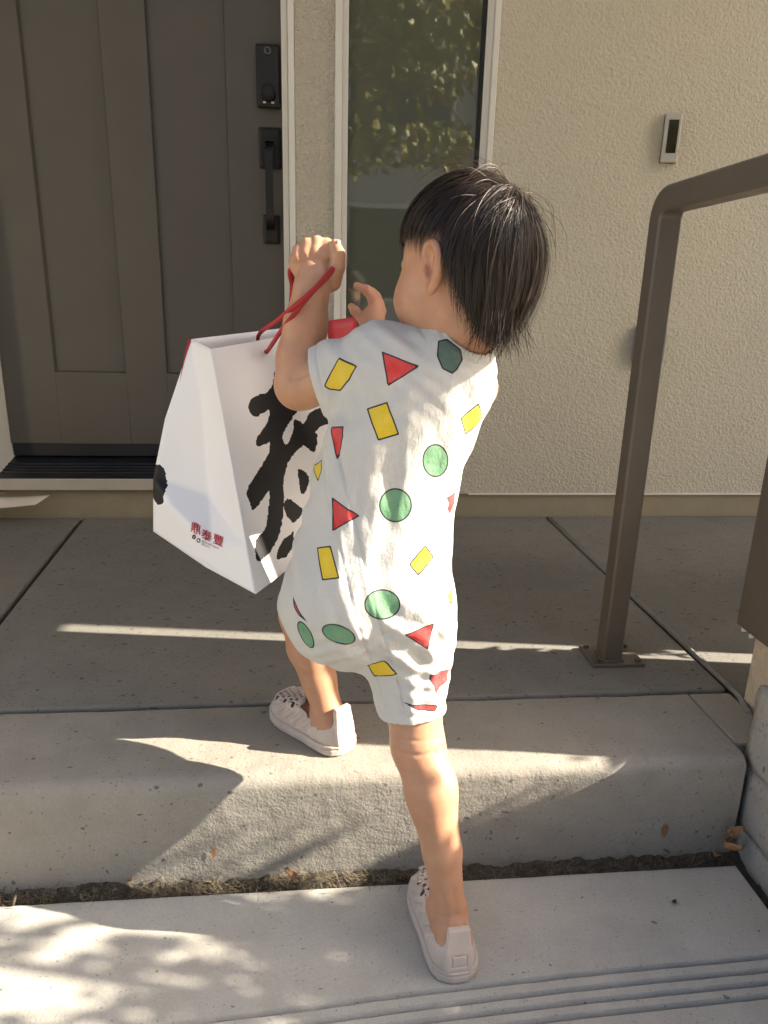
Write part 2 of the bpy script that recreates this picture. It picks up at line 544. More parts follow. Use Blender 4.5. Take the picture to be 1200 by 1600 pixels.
# soil packed into the gap under the riser and along the block wall
nx, ny = 900, 26
X, Yg = np.meshgrid(np.linspace(-2.2, 0.70, nx), np.linspace(-0.006, -0.064, ny), indexing='ij')
P = np.stack([X.ravel(), Yg.ravel(), np.zeros(X.size)], 1)
bump_ = np.clip(1 - np.abs((P[:, 1] + 0.032) / 0.036) ** 2, 0, 1)
P[:, 2] = TZ - 0.020 + 0.012 * bump_ + 0.0045 * vnoise(P, 60, 2) + 0.0025 * vnoise(P, 14, 3) + 0.003 * vnoise(P, 160, 4) + 0.010 * np.clip((P[:, 1] + 0.03) / 0.024, 0, 1)
P[:, 1] += 0.004 * vnoise(P, 40, 6)
idx = np.arange(nx * ny).reshape(nx, ny)
Q = np.stack([idx[:-1, :-1], idx[1:, :-1], idx[1:, 1:], idx[:-1, 1:]], -1).reshape(-1, 4)
o = link('soil', mesh_np('soil', P, Q), M['soil'], None, True); tag(o, 'dark soil packed in the gap below the concrete step', 'soil', kind='stuff')
nx, ny = 20, 220
X, Yg = np.meshgrid(np.linspace(0.653, 0.70, nx), np.linspace(-0.03, -0.62, ny), indexing='ij')
P = np.stack([X.ravel(), Yg.ravel(), np.zeros(X.size)], 1)
P[:, 2] = TZ - 0.014 + 0.006 * vnoise(P, 55, 12) + 0.005 * vnoise(P, 150, 14)
idx = np.arange(nx * ny).reshape(nx, ny)
Q = np.stack([idx[:-1, :-1], idx[1:, :-1], idx[1:, 1:], idx[:-1, 1:]], -1).reshape(-1, 4)
o = link('soil', mesh_np('soil', P, Q[:, ::-1]), M['soil'], None, True); tag(o, 'dark soil strip between the tread and the block wall', 'soil', kind='stuff')


def straws(name, n, place, lmin, lmax, r, mat, label):
    V = []; Fc = []
    for i in range(n):
        c = place(); L = random.uniform(lmin, lmax); a = random.uniform(0, math.pi); e = random.uniform(-0.3, 0.6)
        d = np.array([math.cos(a) * math.cos(e), 0.6 * math.sin(a) * math.cos(e), math.sin(e)])
        s = np.cross(d, (0, 0.3, 1)); s /= np.linalg.norm(s)
        bend = np.array([random.uniform(-1, 1), random.uniform(-.6, .6), random.uniform(0, .8)]) * L * 0.25
        b = len(V)
        for k, (tt, w) in enumerate(((-.5, .4), (-.17, 1), (.17, 1), (.5, .3))):
            q = c + d * L * tt + bend * (0.25 - tt * tt)
            V += [q + s * r * w, q - s * r * w]
        for k in range(3):
            Fc.append((b + 2 * k, b + 2 * k + 1, b + 2 * k + 3, b + 2 * k + 2))
    o = link(name, mesh_np(name, V, Fc), mat)
    tag(o, label, 'dry grass', kind='stuff')


def pl():
    x = random.uniform(-1.2, 0.24) if random.random() < 0.85 else random.uniform(0.24, 0.66)
    return np.array([x, random.gauss(-0.033, 0.009), TZ + random.uniform(-0.014, 0.006)])


straws('dry_grass', 5200, pl, 0.006, 0.024, 0.00042, M['straw'], 'dry matted grass in the gap below the step')


def leaf_thing(name, c, L, W, rot, curl, label, mat=None, tilt=0.0):
    n = 9; V = []; Fc = []
    for i in range(n):
        tt = i / (n - 1)
        w = W * math.sin(math.pi * min(1, tt * 0.95 + 0.05)) ** 0.8 * (1 + 0.25 * math.sin(tt * 21 + rot))
        z = curl * L * (tt - 0.5) ** 2 * 2 + 0.1 * L * math.sin(tt * 9)
        for s in (-1, -0.4, 0.4, 1):
            V.append((L * (tt - 0.5), s * w / 2, z + abs(s) * curl * W * 0.6 + 0.05 * W * math.sin(9 * tt + 3 * s)))
    for i in range(n - 1):
        for k in range(3):
            Fc.append((i * 4 + k, (i + 1) * 4 + k, (i + 1) * 4 + k + 1, i * 4 + k + 1))
    me = mesh_np(name, V, Fc)
    o = link(name, me, mat or M['dryleaf'], None, True)
    sm = o.modifiers.new('thick', 'SOLIDIFY'); sm.thickness = 0.0005
    o.location = c; o.rotation_euler = (tilt, 0.1, rot)
    tag(o, label, 'leaf')
    return o


p = ony(460, 1362, -0.034)
leaf_thing('dry_leaf', (p[0], p[1], TZ + 0.012), 0.030, 0.011, -0.9, 0.5, 'small curled orange leaf in the dirt gap left of the standing leg', tilt=0.7)
p = onz(1140, 1300, -0.13); leaf_thing('dry_leaf', (0.645, -0.038, TZ + 0.026), 0.036, 0.018, 1.4, 0.8, 'curled tan leaf in the corner by the block wall, lower one', tilt=0.9)
leaf_thing('dry_leaf', (0.650, -0.032, TZ + 0.046), 0.030, 0.016, 0.4, 0.9, 'curled brown leaf in the corner by the block wall, upper one', tilt=0.6)
random.seed(21)
for k, (u, v, L, lab) in enumerate(((1098, 1322, 0.016, 'brown leaf fragment in the soil left of the corner leaves'), (1118, 1342, 0.014, 'small leaf fragment at the front of the wall corner'), (905, 1335, 0.012, 'brown leaf fragment in the dirt gap right of the leg'), (590, 1352, 0.013, 'brown leaf fragment in the dirt gap beside the standing shoe'), (205, 1380, 0.012, 'brown leaf fragment in the dry grass at left'))):
    q = onz(u, v, TZ - 0.002)
    leaf_thing('dry_leaf', (q[0], q[1], TZ + 0.003), L, L * 0.5, random.uniform(0, 3), 0.7, lab, tilt=random.uniform(-0.6, 0.6))
leaf_thing('dry_leaf', tuple(onz(842, 1353, TZ + 0.004)), 0.012, 0.006, 0.2, 0.4, 'tiny dark leaf scrap on the lower tread right of the leg', M['twig'])
leaf_thing('dry_leaf', tuple(onz(1053, 1410, TZ + 0.003)), 0.009, 0.006, 0.6, 0.4, 'tiny dark leaf scrap on the lower tread near its right end', M['twig'])
q0, q1 = onz(20, 1415, TZ + 0.002), onz(27, 1388, TZ + 0.012)
tag(tube('twig', [q0, (q0 + q1) / 2 + np.array([0.001, 0, 0.003]), q1], [0.0022, 0.0024, 0.0018], M['twig']), 'short dark twig lying at the far left of the dirt gap', 'twig')
q0, q1 = onz(1022, 1318, TZ + 0.010), onz(1046, 1332, TZ + 0.006)
tag(tube('twig', [q0, q1], [0.0011, 0.0009], M['straw']), 'pale straw stem lying in the gap near the block wall', 'twig')
q0, q1 = onz(282, 1373, TZ + 0.010), onz(330, 1377, TZ + 0.004)
tag(tube('twig', [q0, (q0 + q1) / 2 + np.array([0, -0.003, 0.0]), q1], [0.0011, 0.0013, 0.0008], M['straw']), 'pale bent stem lying in the dry grass on the left', 'twig')
# rust marks on the riser
t = NT('rust'); M['rust'] = t.done(t.mix(t.noise(200, 3), (0.20, 0.075, 0.02), (0.33, 0.17, 0.07)), 0.9)
for (u, v, w, hh) in ((334, 1332, 0.004, 0.016), (1039, 1297, 0.006, 0.022)):
    c = ony(u, v, -0.0160)
    V = [(c[0] + w * s * (0.4 + 0.6 * math.sin(3.0 * (k + .3) / 5)) * 0.8 + 0.0006 * math.sin(k * 3 + s), -0.0172, c[2] + hh * (0.5 - k / 5)) for k in range(6) for s in (-1, 1)]
    link('rust_stain', mesh_np('rust_stain', V, [(2 * k, 2 * k + 1, 2 * k + 3, 2 * k + 2) for k in range(5)]), M['rust'], landing)

# ------------------------------------------------------------------ house front
house = empty('house', (0, WALL, 0))
tag(house, 'beige stucco house front with dark panelled door and narrow window', 'house')


def part(name, *a, **k):
    return box(name, *a, parent=house, **k)


part('wall', 0.507, 3.6, WALL, WALL + 0.2, 0.076, 2.95, M['stucco'])
part('wall', -0.0455, 0.0615, WALL + 0.001, WALL + 0.2, 0.05, 2.3, M['stucco_strip'])
part('wall', -3.4, -1.02, WALL, WALL + 0.2, 0.076, 2.95, M['stucco'])
part('wall', -1.02, 0.507, WALL, WALL + 0.2, 2.3, 2.95, M['stucco'])
part('wall', 0.0615, 0.507, WALL, WALL + 0.2, 0.076, 0.22, M['stucco'])
part('plinth', 0.06, 3.6, WALL + 0.007, WALL + 0.19, -0.05, 0.0745, M['plinth'])
part('plinth', -3.4, 0.058, WALL + 0.007, WALL + 0.14, -0.05, 0.088, M['plinth'])
part('screed', 0.5, 3.6, WALL - 0.004, WALL + 0.008, 0.0725, 0.078, M['trim'])
# door frame
fr = empty('door_frame'); fr.parent = house
box('jamb', -0.0640, -0.0465, WALL - 0.002, 1.46, 0.126, 2.3, M['trim'], fr, 0.002)
box('jamb', -0.082, -0.0655, WALL + 0.03, 1.398, 0.126, 2.3, M['trim'], fr, 0.002)
box('jamb', -1.02, -0.945, WALL - 0.002, 1.46, 0.126, 2.3, M['trim'], fr, 0.003)
box('head', -1.02, -0.0465, WALL - 0.002, 1.46, 2.25, 2.30, M['trim'], fr, 0.003)
box('sill', -1.25, -0.02, 1.262, 1.30, 0.090, 0.1255, M['sill'], fr, 0.002)
bm = box_bm(-0.945, -0.0655, 1.2665, 1.45, 0.09, 0.128)
for v in bm.verts:
    if v.co.z > 0.11:
        v.co.z = 0.1275 if v.co.y < 1.3 else 0.168
bm_obj('threshold', bm, M['threshold'], fr)
for k, yy in enumerate((1.30, 1.32, 1.34, 1.36)):
    zz = 0.1275 + (yy - 1.2665) / 0.1835 * 0.0405
    box('threshold_rib', -0.945, -0.0655, yy, yy + 0.004, zz - 0.002, zz + 0.0035, M['threshold'], fr, 0.001)
# door leaf: stiles, rails and recessed panels
door = empty('door'); door.parent = house; door['label'] = 'dark taupe panelled front door'
DY = 1.400
dz0, dz1, pb, pt = 0.207, 2.24, 0.430, 2.02
for (a, b) in ((-0.944, -0.789), (-0.577, -0.4535), (-0.241, -0.0665)):
    box('stile', a, b, DY, DY + 0.045, dz0, dz1, M['door'], door, 0.0015)
for (a, b) in ((-0.789, -0.577), (-0.4535, -0.241)):
    box('rail', a, b, DY + 0.0003, DY + 0.045, dz0, pb, M['door'], door)
    box('rail', a, b, DY + 0.0003, DY + 0.045, pt, dz1, M['door'], door)
    bm = bmesh.new()
    o0 = [bm.verts.new(v) for v in ((a, DY + 0.0012, pb), (b, DY + 0.0012, pb), (b, DY + 0.0012, pt), (a, DY + 0.0012, pt))]
    s = 0.003
    i0 = [bm.verts.new(v) for v in ((a + s, DY + 0.014, pb + s), (b - s, DY + 0.014, pb + s), (b - s, DY + 0.014, pt - s), (a + s, DY + 0.014, pt - s))]
    for k in range(4):
        bm.faces.new((o0[k], o0[(k + 1) % 4], i0[(k + 1) % 4], i0[k]))
    bm.faces.new(i0)
    e = bmesh.ops.extrude_face_region(bm, geom=list(bm.faces))
    for v in e['geom']:
        if isinstance(v, bmesh.types.BMVert):
            v.co.y += 0.02
    bm_obj('panel', bm, M['door'], door)
box('door_sweep', -0.942, -0.0675, DY + 0.008, DY + 0.04, 0.166, 0.2065, M['threshold'], door)
# lock and handle
box('lock_plate', -0.1550, -0.0880, 1.372, DY - 0.0002, 1.182, 1.338, M['black_metal'], door, 0.004, 3)
box('lock_face', -0.1505, -0.0925, 1.3695, 1.3725, 1.187, 1.333, M['black_gloss'], door, 0.001)
cyl('camera_ring', (-0.1215, 1.367, 1.3195), (0, 1, 0), 0.0100, 0.008, M['steel_dark'], door, bev=0.002)
cyl('camera_lens', (-0.1215, 1.3645, 1.3195), (0, 1, 0), 0.0062, 0.008, M['black_gloss'], door)
cyl('lock_knob', (-0.1215, 1.362, 1.2155), (0, 1, 0), 0.0205, 0.020, M['black_metal'], door, r2=0.0190, bev=0.002)
cyl('lock_knob_cap', (-0.1215, 1.3505, 1.2155), (0, 1, 0), 0.0155, 0.004, M['steel_dark'] if 0 else M['black_metal'], door, bev=0.001)
for xx in (-0.133, -0.110):
    box('contact', xx - 0.004, xx + 0.004, 1.3675, 1.3697, 1.190, 1.195, M['steel'], door)
for (x0, x1, z0, z1) in ((-0.1530, -0.0890, 1.026, 1.134), (-0.1455, -0.0965, 0.820, 0.900)):
    box('handle_plate', x0, x1, 1.389, DY - 0.0002, z0, z1, M['black_metal'], door, 0.0035, 2)
    box('handle_plate', x0 + 0.005, x1 - 0.005, 1.3845, 1.390, z0 + 0.005, z1 - 0.005, M['black_metal'], door, 0.002)
box('thumb_latch', -0.135, -0.109, 1.356, 1.385, 1.092, 1.097, M['black_metal'], door, 0.001)
hp = spline([(0, 1.386, 1.085), (0, 1.352, 1.072), (0, 1.343, 1.03), (0, 1.341, 0.955), (0, 1.343, 0.90), (0, 1.356, 0.872), (0, 1.386, 0.862)], 30)
V = []; Fc = []
for i, q in enumerate(hp):
    tt = i / 29; w = 0.0125 - 0.0015 * math.sin(math.pi * tt)
    tg = hp[min(i + 1, 29)] - hp[max(i - 1, 0)]; tg /= np.linalg.norm(tg)
    nn = np.array([0, -tg[2], tg[1]]) * 0.0045
    for (sx, sn) in ((-1, -1), (1, -1), (1, 1), (-1, 1)):
        V.append((-0.1222 + sx * w, q[1] + sn * nn[1], q[2] + sn * nn[2]))
for i in range(29):
    for k in range(4):
        Fc.append((i * 4 + k, i * 4 + (k + 1) % 4, (i + 1) * 4 + (k + 1) % 4, (i + 1) * 4 + k))
Fc += [(0, 1, 2, 3), (116, 117, 118, 119)]
me = mesh_np('pull_handle', V, Fc); bm = bmesh.new(); bm.from_mesh(me)
bmesh.ops.recalc_face_normals(bm, faces=bm.faces)
bmesh.ops.bevel(bm, geom=[e for e in bm.edges if e.is_manifold and e.calc_face_angle(0) > 0.9], offset=0.0015, segments=2, affect='EDGES')
bm_obj('pull_handle', bm, M['black_metal'], door, True).modifiers.new('es', 'EDGE_SPLIT').split_angle = math.radians(40)

# narrow sidelight window
win = empty('window'); win.parent = house; win['label'] = 'narrow dark sidelight window with pale frame'
wz0, wz1 = 0.22, 2.3
box('frame', 0.0617, 0.0815, WALL - 0.006, WALL + 0.05, wz0, wz1, M['trim'], win, 0.0025)
box('frame', 0.0818, 0.0985, WALL + 0.006, WALL + 0.06, wz0 + .02, wz1 - .02, M['trim'], win, 0.002)
box('frame', 0.4715, 0.4900, WALL + 0.004, WALL + 0.06, wz0 + .02, wz1 - .02, M['trim'], win, 0.002)
box('frame', 0.4903, 0.5068, WALL - 0.005, WALL + 0.05, wz0, wz1, M['trim'], win, 0.0025)
box('frame', 0.0617, 0.5068, WALL - 0.005, WALL + 0.06, wz0, wz0 + 0.04, M['trim'], win, 0.0025)
box('gasket', 0.4620, 0.4713, WALL + 0.010, WALL + 0.05, wz0 + .04, wz1 - .04, M['gasket'], win)
box('gasket', 0.0986, 0.1005, WALL + 0.016, WALL + 0.05, wz0 + .04, wz1 - .04, M['gasket'], win)
box('pane', 0.1006, 0.4619, WALL + 0.024, WALL + 0.030, wz0 + .04, wz1 - .04, M['glass'], win)
box('shade', 0.1006, 0.4619, WALL + 0.070, WALL + 0.074, wz0 + .03, wz1 - .03, M['shade'], win)

# added, unseen blockers: roof, side, columns and panel that shape the light here
box('shade_roof', -1.62, 2.0, -0.05, WALL + 0.1, 2.43, 2.58, M['roof_wood'], house)
box('shade_side', -1.62, -1.5, 0.0, WALL - 0.002, -0.05, 2.428, M['stucco'], house)  # added side wall, darkens the door end
SR = 0.25 / 1.80
box('shade_column', 1.12, 1.38, 0.105 - SR * 1.38, 0.366 - SR * 1.12, -0.05, 2.9, M['stucco'], house)  # columns added to block sun on either side of the landing's light strip
box('shade_column', 1.66, 1.90, 0.442 - SR * 1.66, 0.50, -0.05, 2.9, M['stucco'], house)
box('shade_panel', 1.45, 1.56, 0.15, 0.33, 1.14, 2.428, M['stucco'], house, 0.03, 3)  # added to close the gap, so the light strip ends at left

# ------------------------------------------------------------------ doorbell, outlet cover, paper
bell = empty('doorbell', (1.02, WALL, 1.13)); tag(bell, 'silver and black video doorbell mounted on the stucco wall', 'doorbell')
RZ = Matrix.Translation((1.024, WALL, 1.131)) @ Matrix.Rotation(math.radians(-14), 4, 'Z')


def bellbox(name, x0, x1, y0, y1, z0, z1, mat, bev=0.002):
    bm = box_bm(x0, x1, y0, y1, z0, z1, bev, 3)
    bmesh.ops.transform(bm, matrix=RZ, verts=bm.verts)
    bm_obj(name, bm, mat, bell)


bellbox('back_plate', -0.023, 0.023, -0.008, 0.012, -0.063, 0.063, M['black_metal'])
bellbox('body', -0.0225, 0.0225, -0.026, -0.008, -0.0625, 0.0625, M['steel'], 0.003)
bellbox('face_plate', -0.013, 0.0145, -0.0275, -0.0255, -0.040, 0.046, M['black_gloss'], 0.0008)
for (zz, r, m) in ((0.030, 0.0070, 'steel_dark'), (0.030, 0.0045, 'black_gloss')):
    c = RZ @ Vector((0.001, -0.028 - (0.0008 if r < 0.006 else 0), zz)); d = RZ.to_3x3() @ Vector((0, -1, 0))
    cyl('lens', c, d, r, 0.003, M['black_gloss'], bell)
c = RZ @ Vector((0.0, -0.0265, -0.0505)); cyl('button_ring', c, RZ.to_3x3() @ Vector((0, -1, 0)), 0.008, 0.002, M['steel'], bell)

outlet = empty('outlet_cover', (1.03, WALL, 0.55)); tag(outlet, 'grey weatherproof outlet cover on the wall behind the railing post', 'outlet')
bm = box_bm(0.988, 1.090, WALL - 0.030, WALL + 0.029, 0.486, 0.622, 0.028, 7); bm_obj('cover', bm, M['outlet'], outlet, True)
bm = box_bm(0.980, 1.098, WALL - 0.008, WALL + 0.060, 0.478, 0.630, 0.030, 6); bm_obj('flange', bm, M['outlet'], outlet, True)
cyl('hinge', (0.990, WALL - 0.02, 0.555), (0, 0, 1), 0.006, 0.07, M['outlet'], outlet)

# pale folded paper at the far left, leaning on the foot of the wall
V = []; Fc = []
A = [ony(-90, 772, 1.235), ony(78, 774, 1.235)]; B = [ony(-90, 800, 1.19), ony(56, 794, 1.19)]
for i in range(13):
    f = i / 12
    for k in range(5):
        h = k / 4
        q = (A[0] * (1 - f) + A[1] * f) * (1 - h) + (B[0] * (1 - f) + B[1] * f) * h
        V.append(q + np.array([0, -0.006 * math.sin(math.pi * h), -0.008 * math.sin(math.pi * f) * (1 - h) + (0.010 * f * f * h)]))
for i in range(12):
    for k in range(4):
        Fc.append((i * 5 + k, (i + 1) * 5 + k, (i + 1) * 5 + k + 1, i * 5 + k + 1))
o = link('paper_sheet', mesh_np('paper_sheet', V, Fc), M['paper'], None, True)
o.modifiers.new('th', 'SOLIDIFY').thickness = 0.0012
tag(o, 'pale folded paper sheet leaning at the wall foot below the door sill', 'paper')

# ------------------------------------------------------------------ railing
rail = empty('handrail', (0.58, 0.31, 0)); tag(rail, 'bronze painted square-tube metal handrail beside the steps', 'handrail')
RX0, RX1 = 0.560, 0.598
# post + top rail as one bent tube
ZT = 0.856
path = [(0.309, 0.006)] + [(0.309, z) for z in np.linspace(0.1, ZT - 0.06, 6)] + arc((0.309 - 0.030, ZT - 0.0195 - 0.030), 0.030, 0, 90, 7)[0:] + [(y, ZT - 0.0195) for y in np.linspace(0.26, -1.35, 12)]
path = np.array(path)
V = []; Fc = []
hw = 0.0195
n = len(path)
for i in range(n):
    tg = path[min(i + 1, n - 1)] - path[max(i - 1, 0)]; tg /= np.linalg.norm(tg)
    nn = np.array([tg[1], -tg[0]])
    c4 = 0.0035
    for (sx, sn) in ((-hw + c4, -hw), (hw - c4, -hw), (hw, -hw + c4), (hw, hw - c4), (hw - c4, hw), (-hw + c4, hw), (-hw, hw - c4), (-hw, -hw + c4)):
        q = path[i] + nn * sn
        V.append(((RX0 + RX1) / 2 + sx, q[0], q[1]))
for i in range(n - 1):
    for k in range(8):
        Fc.append((i * 8 + k, i * 8 + (k + 1) % 8, (i + 1) * 8 + (k + 1) % 8, (i + 1) * 8 + k))
Fc += [tuple(range(8)), tuple((n - 1) * 8 + k for k in range(8))]
me = mesh_np('post_and_rail', V, Fc); bm = bmesh.new(); bm.from_mesh(me); bm_obj('tube', bm, M['rail'], rail, True).modifiers.new('es', 'EDGE_SPLIT').split_angle = math.radians(30)
bp = box('base_plate', 0.536, 0.640, 0.276, 0.358, 0.0005, 0.0075, M['rail'], rail, 0.0015)
for (xx, yy) in ((0.546, 0.286), (0.628, 0.286), (0.548, 0.348), (0.628, 0.348)):
    b = cyl('bolt', (xx, yy, 0.0105), (0, 0, 1), 0.0058, 0.006, M['bolt'], bp, seg=6, smooth=False)
tube('weld_bead', [(RX0 - 0.001, 0.288, 0.008), (RX1 + 0.001, 0.288, 0.008), (RX1 + 0.001, 0.330, 0.008), (RX0 - 0.001, 0.330, 0.008), (RX0 - 0.001, 0.288, 0.008)], 0.0028, M['rail'], rail, 6)
# bronze post standing on the low wall, reaching up to the added roof
ppost = empty('porch_post', (0.8, 0.1, 0.14)); tag(ppost, 'bronze painted metal post standing on the low wall at the right edge', 'post')
box('shaft', 0.735, 0.862, 0.045, 0.1675, 0.1425, 2.428, M['rail'], ppost, 0.003)
for (yy, zz) in ((0.150, 0.1400), (0.128, 0.1385)):
    cyl('anchor', (0.740, yy, zz), (0, 0.3, 1), 0.0042, 0.007, M['white_plastic'], ppost, seg=8)

# low stucco wall and concrete-block wall beside the steps
lw = box('low_wall', 0.764, 0.93, -1.6, 0.153, -0.7, 0.1415, M['stucco_cream'], None, 0.006, 3)
tag(lw, 'low cream stucco wall beyond the right end of the landing', 'wall')
blockw = empty('block_wall', (0.7, -0.2, -0.7)); tag(blockw, 'grey concrete block wall at the right end of the steps', 'wall')


def block(y0, y1, z0, z1, first=False, seed=0):
    nx_, ny_, nz_ = 2, max(3, int((y1 - y0) / 0.012)), max(3, int((z1 - z0) / 0.012))
    bm = box_bm(0.684, 0.758, y0, y1, z0, z1)
    bmesh.ops.subdivide_edges(bm, edges=[e for e in bm.edges], cuts=9, use_grid_fill=True)
    V = np.array([v.co for v in bm.verts])
    dn = 0.0016 * vnoise(V, 70, seed) + 0.0012 * vnoise(V, 170, seed + 1)
    ey = np.minimum(V[:, 1] - y0, y1 - V[:, 1]); ez = np.minimum(V[:, 2] - z0, z1 - V[:, 2])
    rd = 0.003 * (np.clip(1 - ey / 0.006, 0, 1) + np.clip(1 - ez / 0.006, 0, 1))
    for v, d_, r_ in zip(bm.verts, dn, rd):
        if v.co.x < 0.70:
            v.co.x += d_ + r_
    bm_obj('block', bm, M['block'], blockw, True)


sd_ = 0
for (z0, z1, off) in ((-0.0255, 0.112, 0.17), (-0.131, -0.0295, 0.29), (-0.232, -0.135, 0.17), (-0.345, -0.24, 0.29), (-0.45, -0.35, 0.17), (-0.56, -0.455, 0.29), (-0.7, -0.565, 0.17)):
    y = 0.016
    first = True
    while y > -1.4:
        L = off if first else 0.30
        block(y - L, y, z0, z1, first, sd_)
        y -= L + 0.004; first = False; sd_ += 3
box('mortar_bed', 0.6875, 0.757, -1.6, 0.014, -0.7, 0.105, M['mortar'], blockw)
# ------------------------------------------------------------------ distance-field modelling for the child


class Field:
    def __init__(s, lo, hi, h):
        s.lo = np.array(lo, float); s.h = h
        s.n = np.ceil((np.array(hi) - s.lo) / h).astype(int) + 1
        s.v = np.full(s.n, 0.06, np.float32)
        s.ax = [s.lo[i] + h * np.arange(s.n[i]) for i in range(3)]

    def sub(s, bb0, bb1):
        a = np.clip(np.floor((np.array(bb0) - s.lo) / s.h).astype(int), 0, s.n)
        b = np.clip(np.ceil((np.array(bb1) - s.lo) / s.h).astype(int) + 1, 0, s.n)
        sl = tuple(slice(a[i], b[i]) for i in range(3))
        g = np.meshgrid(*[s.ax[i][sl[i]] for i in range(3)], indexing='ij', sparse=True)
        return sl, g

    def put(s, fn, bb0, bb1, k=0.0, op='add'):
        sl, g = s.sub(bb0, bb1)
        cur = s.v[sl]
        if cur.size == 0:
            return
        d = fn(*g).astype(np.float32)
        if op == 'add':
            if k > 0:
                hh = np.maximum(k - np.abs(cur - d), 0) / k
                s.v[sl] = np.minimum(cur, d) - hh * hh * k * 0.25
            else:
                s.v[sl] = np.minimum(cur, d)
        else:
            d = -d
            if k > 0:
                hh = np.maximum(k - np.abs(cur - d), 0) / k
                s.v[sl] = np.maximum(cur, d) + hh * hh * k * 0.25
            else:
                s.v[sl] = np.maximum(cur, d)

    def cap(s, a, b, ra, rb, k=0.01, op='add'):
        a = np.asarray(a, float); b = np.asarray(b, float)
        m = k + 0.012
        r = max(ra, rb) + m
        s.put(capf(a, b, ra, rb), np.minimum(a, b) - r, np.maximum(a, b) + r, k, op)

    def chain(s, pts, rad, k=0.01):
        for i in range(len(pts) - 1):
            s.cap(pts[i], pts[i + 1], rad[i], rad[i + 1], k if i == 0 else max(0.004, k * 0.6))

    def ell(s, c, rad, k=0.01, op='add', B=None):
        c = np.asarray(c, float); rad = np.asarray(rad, float)
        r = rad.max() + k + 0.012
        s.put(ellf(c, rad, B), c - r, c + r, k, op)


def capf(a, b, ra, rb):
    ab = b - a; L2 = ab.dot(ab) + 1e-12

    def f(x, y, z):
        t_ = np.clip(((x - a[0]) * ab[0] + (y - a[1]) * ab[1] + (z - a[2]) * ab[2]) / L2, 0, 1)
        return np.sqrt((x - a[0] - t_ * ab[0]) ** 2 + (y - a[1] - t_ * ab[1]) ** 2 + (z - a[2] - t_ * ab[2]) ** 2) - (ra + (rb - ra) * t_)
    return f


def ellf(c, rad, B=None):
    B = np.eye(3) if B is None else B      # rows: local axes

    def f(x, y, z):
        dx, dy, dz = x - c[0], y - c[1], z - c[2]
        q = [(B[i, 0] * dx + B[i, 1] * dy + B[i, 2] * dz) for i in range(3)]
        k0 = np.sqrt(sum((q[i] / rad[i]) ** 2 for i in range(3))) + 1e-9
        k1 = np.sqrt(sum((q[i] / rad[i] ** 2) ** 2 for i in range(3))) + 1e-9
        return k0 * (k0 - 1) / k1
    return f


def nets(v, lo, h):
    s = v < 0
    n = np.array(v.shape)
    c = np.zeros(n - 1, np.int8)
    offs = [(a, b, d) for a in (0, 1) for b in (0, 1) for d in (0, 1)]
    for (a, b, d) in offs:
        c += s[a:n[0] - 1 + a, b:n[1] - 1 + b, d:n[2] - 1 + d]
    I = np.argwhere((c > 0) & (c < 8))
    vals = {o: v[I[:, 0] + o[0], I[:, 1] + o[1], I[:, 2] + o[2]].astype(float) for o in offs}
    acc = np.zeros((len(I), 3)); cnt = np.zeros(len(I))
    for o in offs:
        for ax in range(3):
            if o[ax] == 0:
                p = list(o); p[ax] = 1; p = tuple(p)
                m = (vals[o] < 0) != (vals[p] < 0)
                t_ = np.where(m, vals[o] / (vals[o] - vals[p] + 1e-20), 0)
                q = np.tile(np.array(o, float), (len(I), 1)); q[:, ax] += t_
                acc += np.where(m[:, None], q, 0); cnt += m
    V = lo + h * (I + acc / cnt[:, None])
    ids = np.full(n - 1, -1, np.int32); ids[I[:, 0], I[:, 1], I[:, 2]] = np.arange(len(I))
    quads = []
    for ax in range(3):
        b_, c_ = (ax + 1) % 3, (ax + 2) % 3
        s0 = np.moveaxis(s, ax, 0)
        df = np.argwhere(s0[:-1] != s0[1:])
        # df axes: (ax, remaining in order)
        rest = [i for i in range(3) if i != ax]
        E_ = np.zeros((len(df), 3), int); E_[:, ax] = df[:, 0]; E_[:, rest[0]] = df[:, 1]; E_[:, rest[1]] = df[:, 2]
        ok = (E_[:, b_] > 0) & (E_[:, c_] > 0) & (E_[:, b_] < n[b_] - 1) & (E_[:, c_] < n[c_] - 1)
        E_ = E_[ok]
        inside = s[E_[:, 0], E_[:, 1], E_[:, 2]]
        q = []
        for (db, dc) in ((-1, -1), (0, -1), (0, 0), (-1, 0)):
            e = E_.copy(); e[:, b_] += db; e[:, c_] += dc
            q.append(ids[e[:, 0], e[:, 1], e[:, 2]])
        q = np.stack(q, 1)
        q[~inside] = q[~inside][:, ::-1]
        quads.append(q)
    return V, np.vstack(quads)


def smooth(V, Q, it=4, lam=0.5, mu=-0.52):
    E_ = np.vstack([Q[:, [0, 1]], Q[:, [1, 2]], Q[:, [2, 3]], Q[:, [3, 0]]])
    n = len(V)
    deg = np.bincount(E_.ravel(), minlength=n).astype(float)
    for i in range(it):
        for f in (lam, mu):
            S = np.zeros_like(V)
            for ax in range(3):
                S[:, ax] = np.bincount(E_[:, 0], V[E_[:, 1], ax], n) + np.bincount(E_[:, 1], V[E_[:, 0], ax], n)
            V = V + f * (S / np.maximum(deg, 1)[:, None] - V)
    return V


def vnormals(V, Q):
    nrm = np.cross(V[Q[:, 2]] - V[Q[:, 0]], V[Q[:, 3]] - V[Q[:, 1]])
    N = np.zeros_like(V)
    for k in range(4):
        for ax in range(3):
            N[:, ax] += np.bincount(Q[:, k], nrm[:, ax], len(V))
    return N / (np.linalg.norm(N, axis=1)[:, None] + 1e-12)


def unit(v):
    v = np.asarray(v, float)
    return v / np.linalg.norm(v)


P3 = ony
person = empty('person', (0.1, -0.05, 0))
tag(person, 'small child seen from behind in a white romper with coloured shapes, lifting a paper bag', 'person')

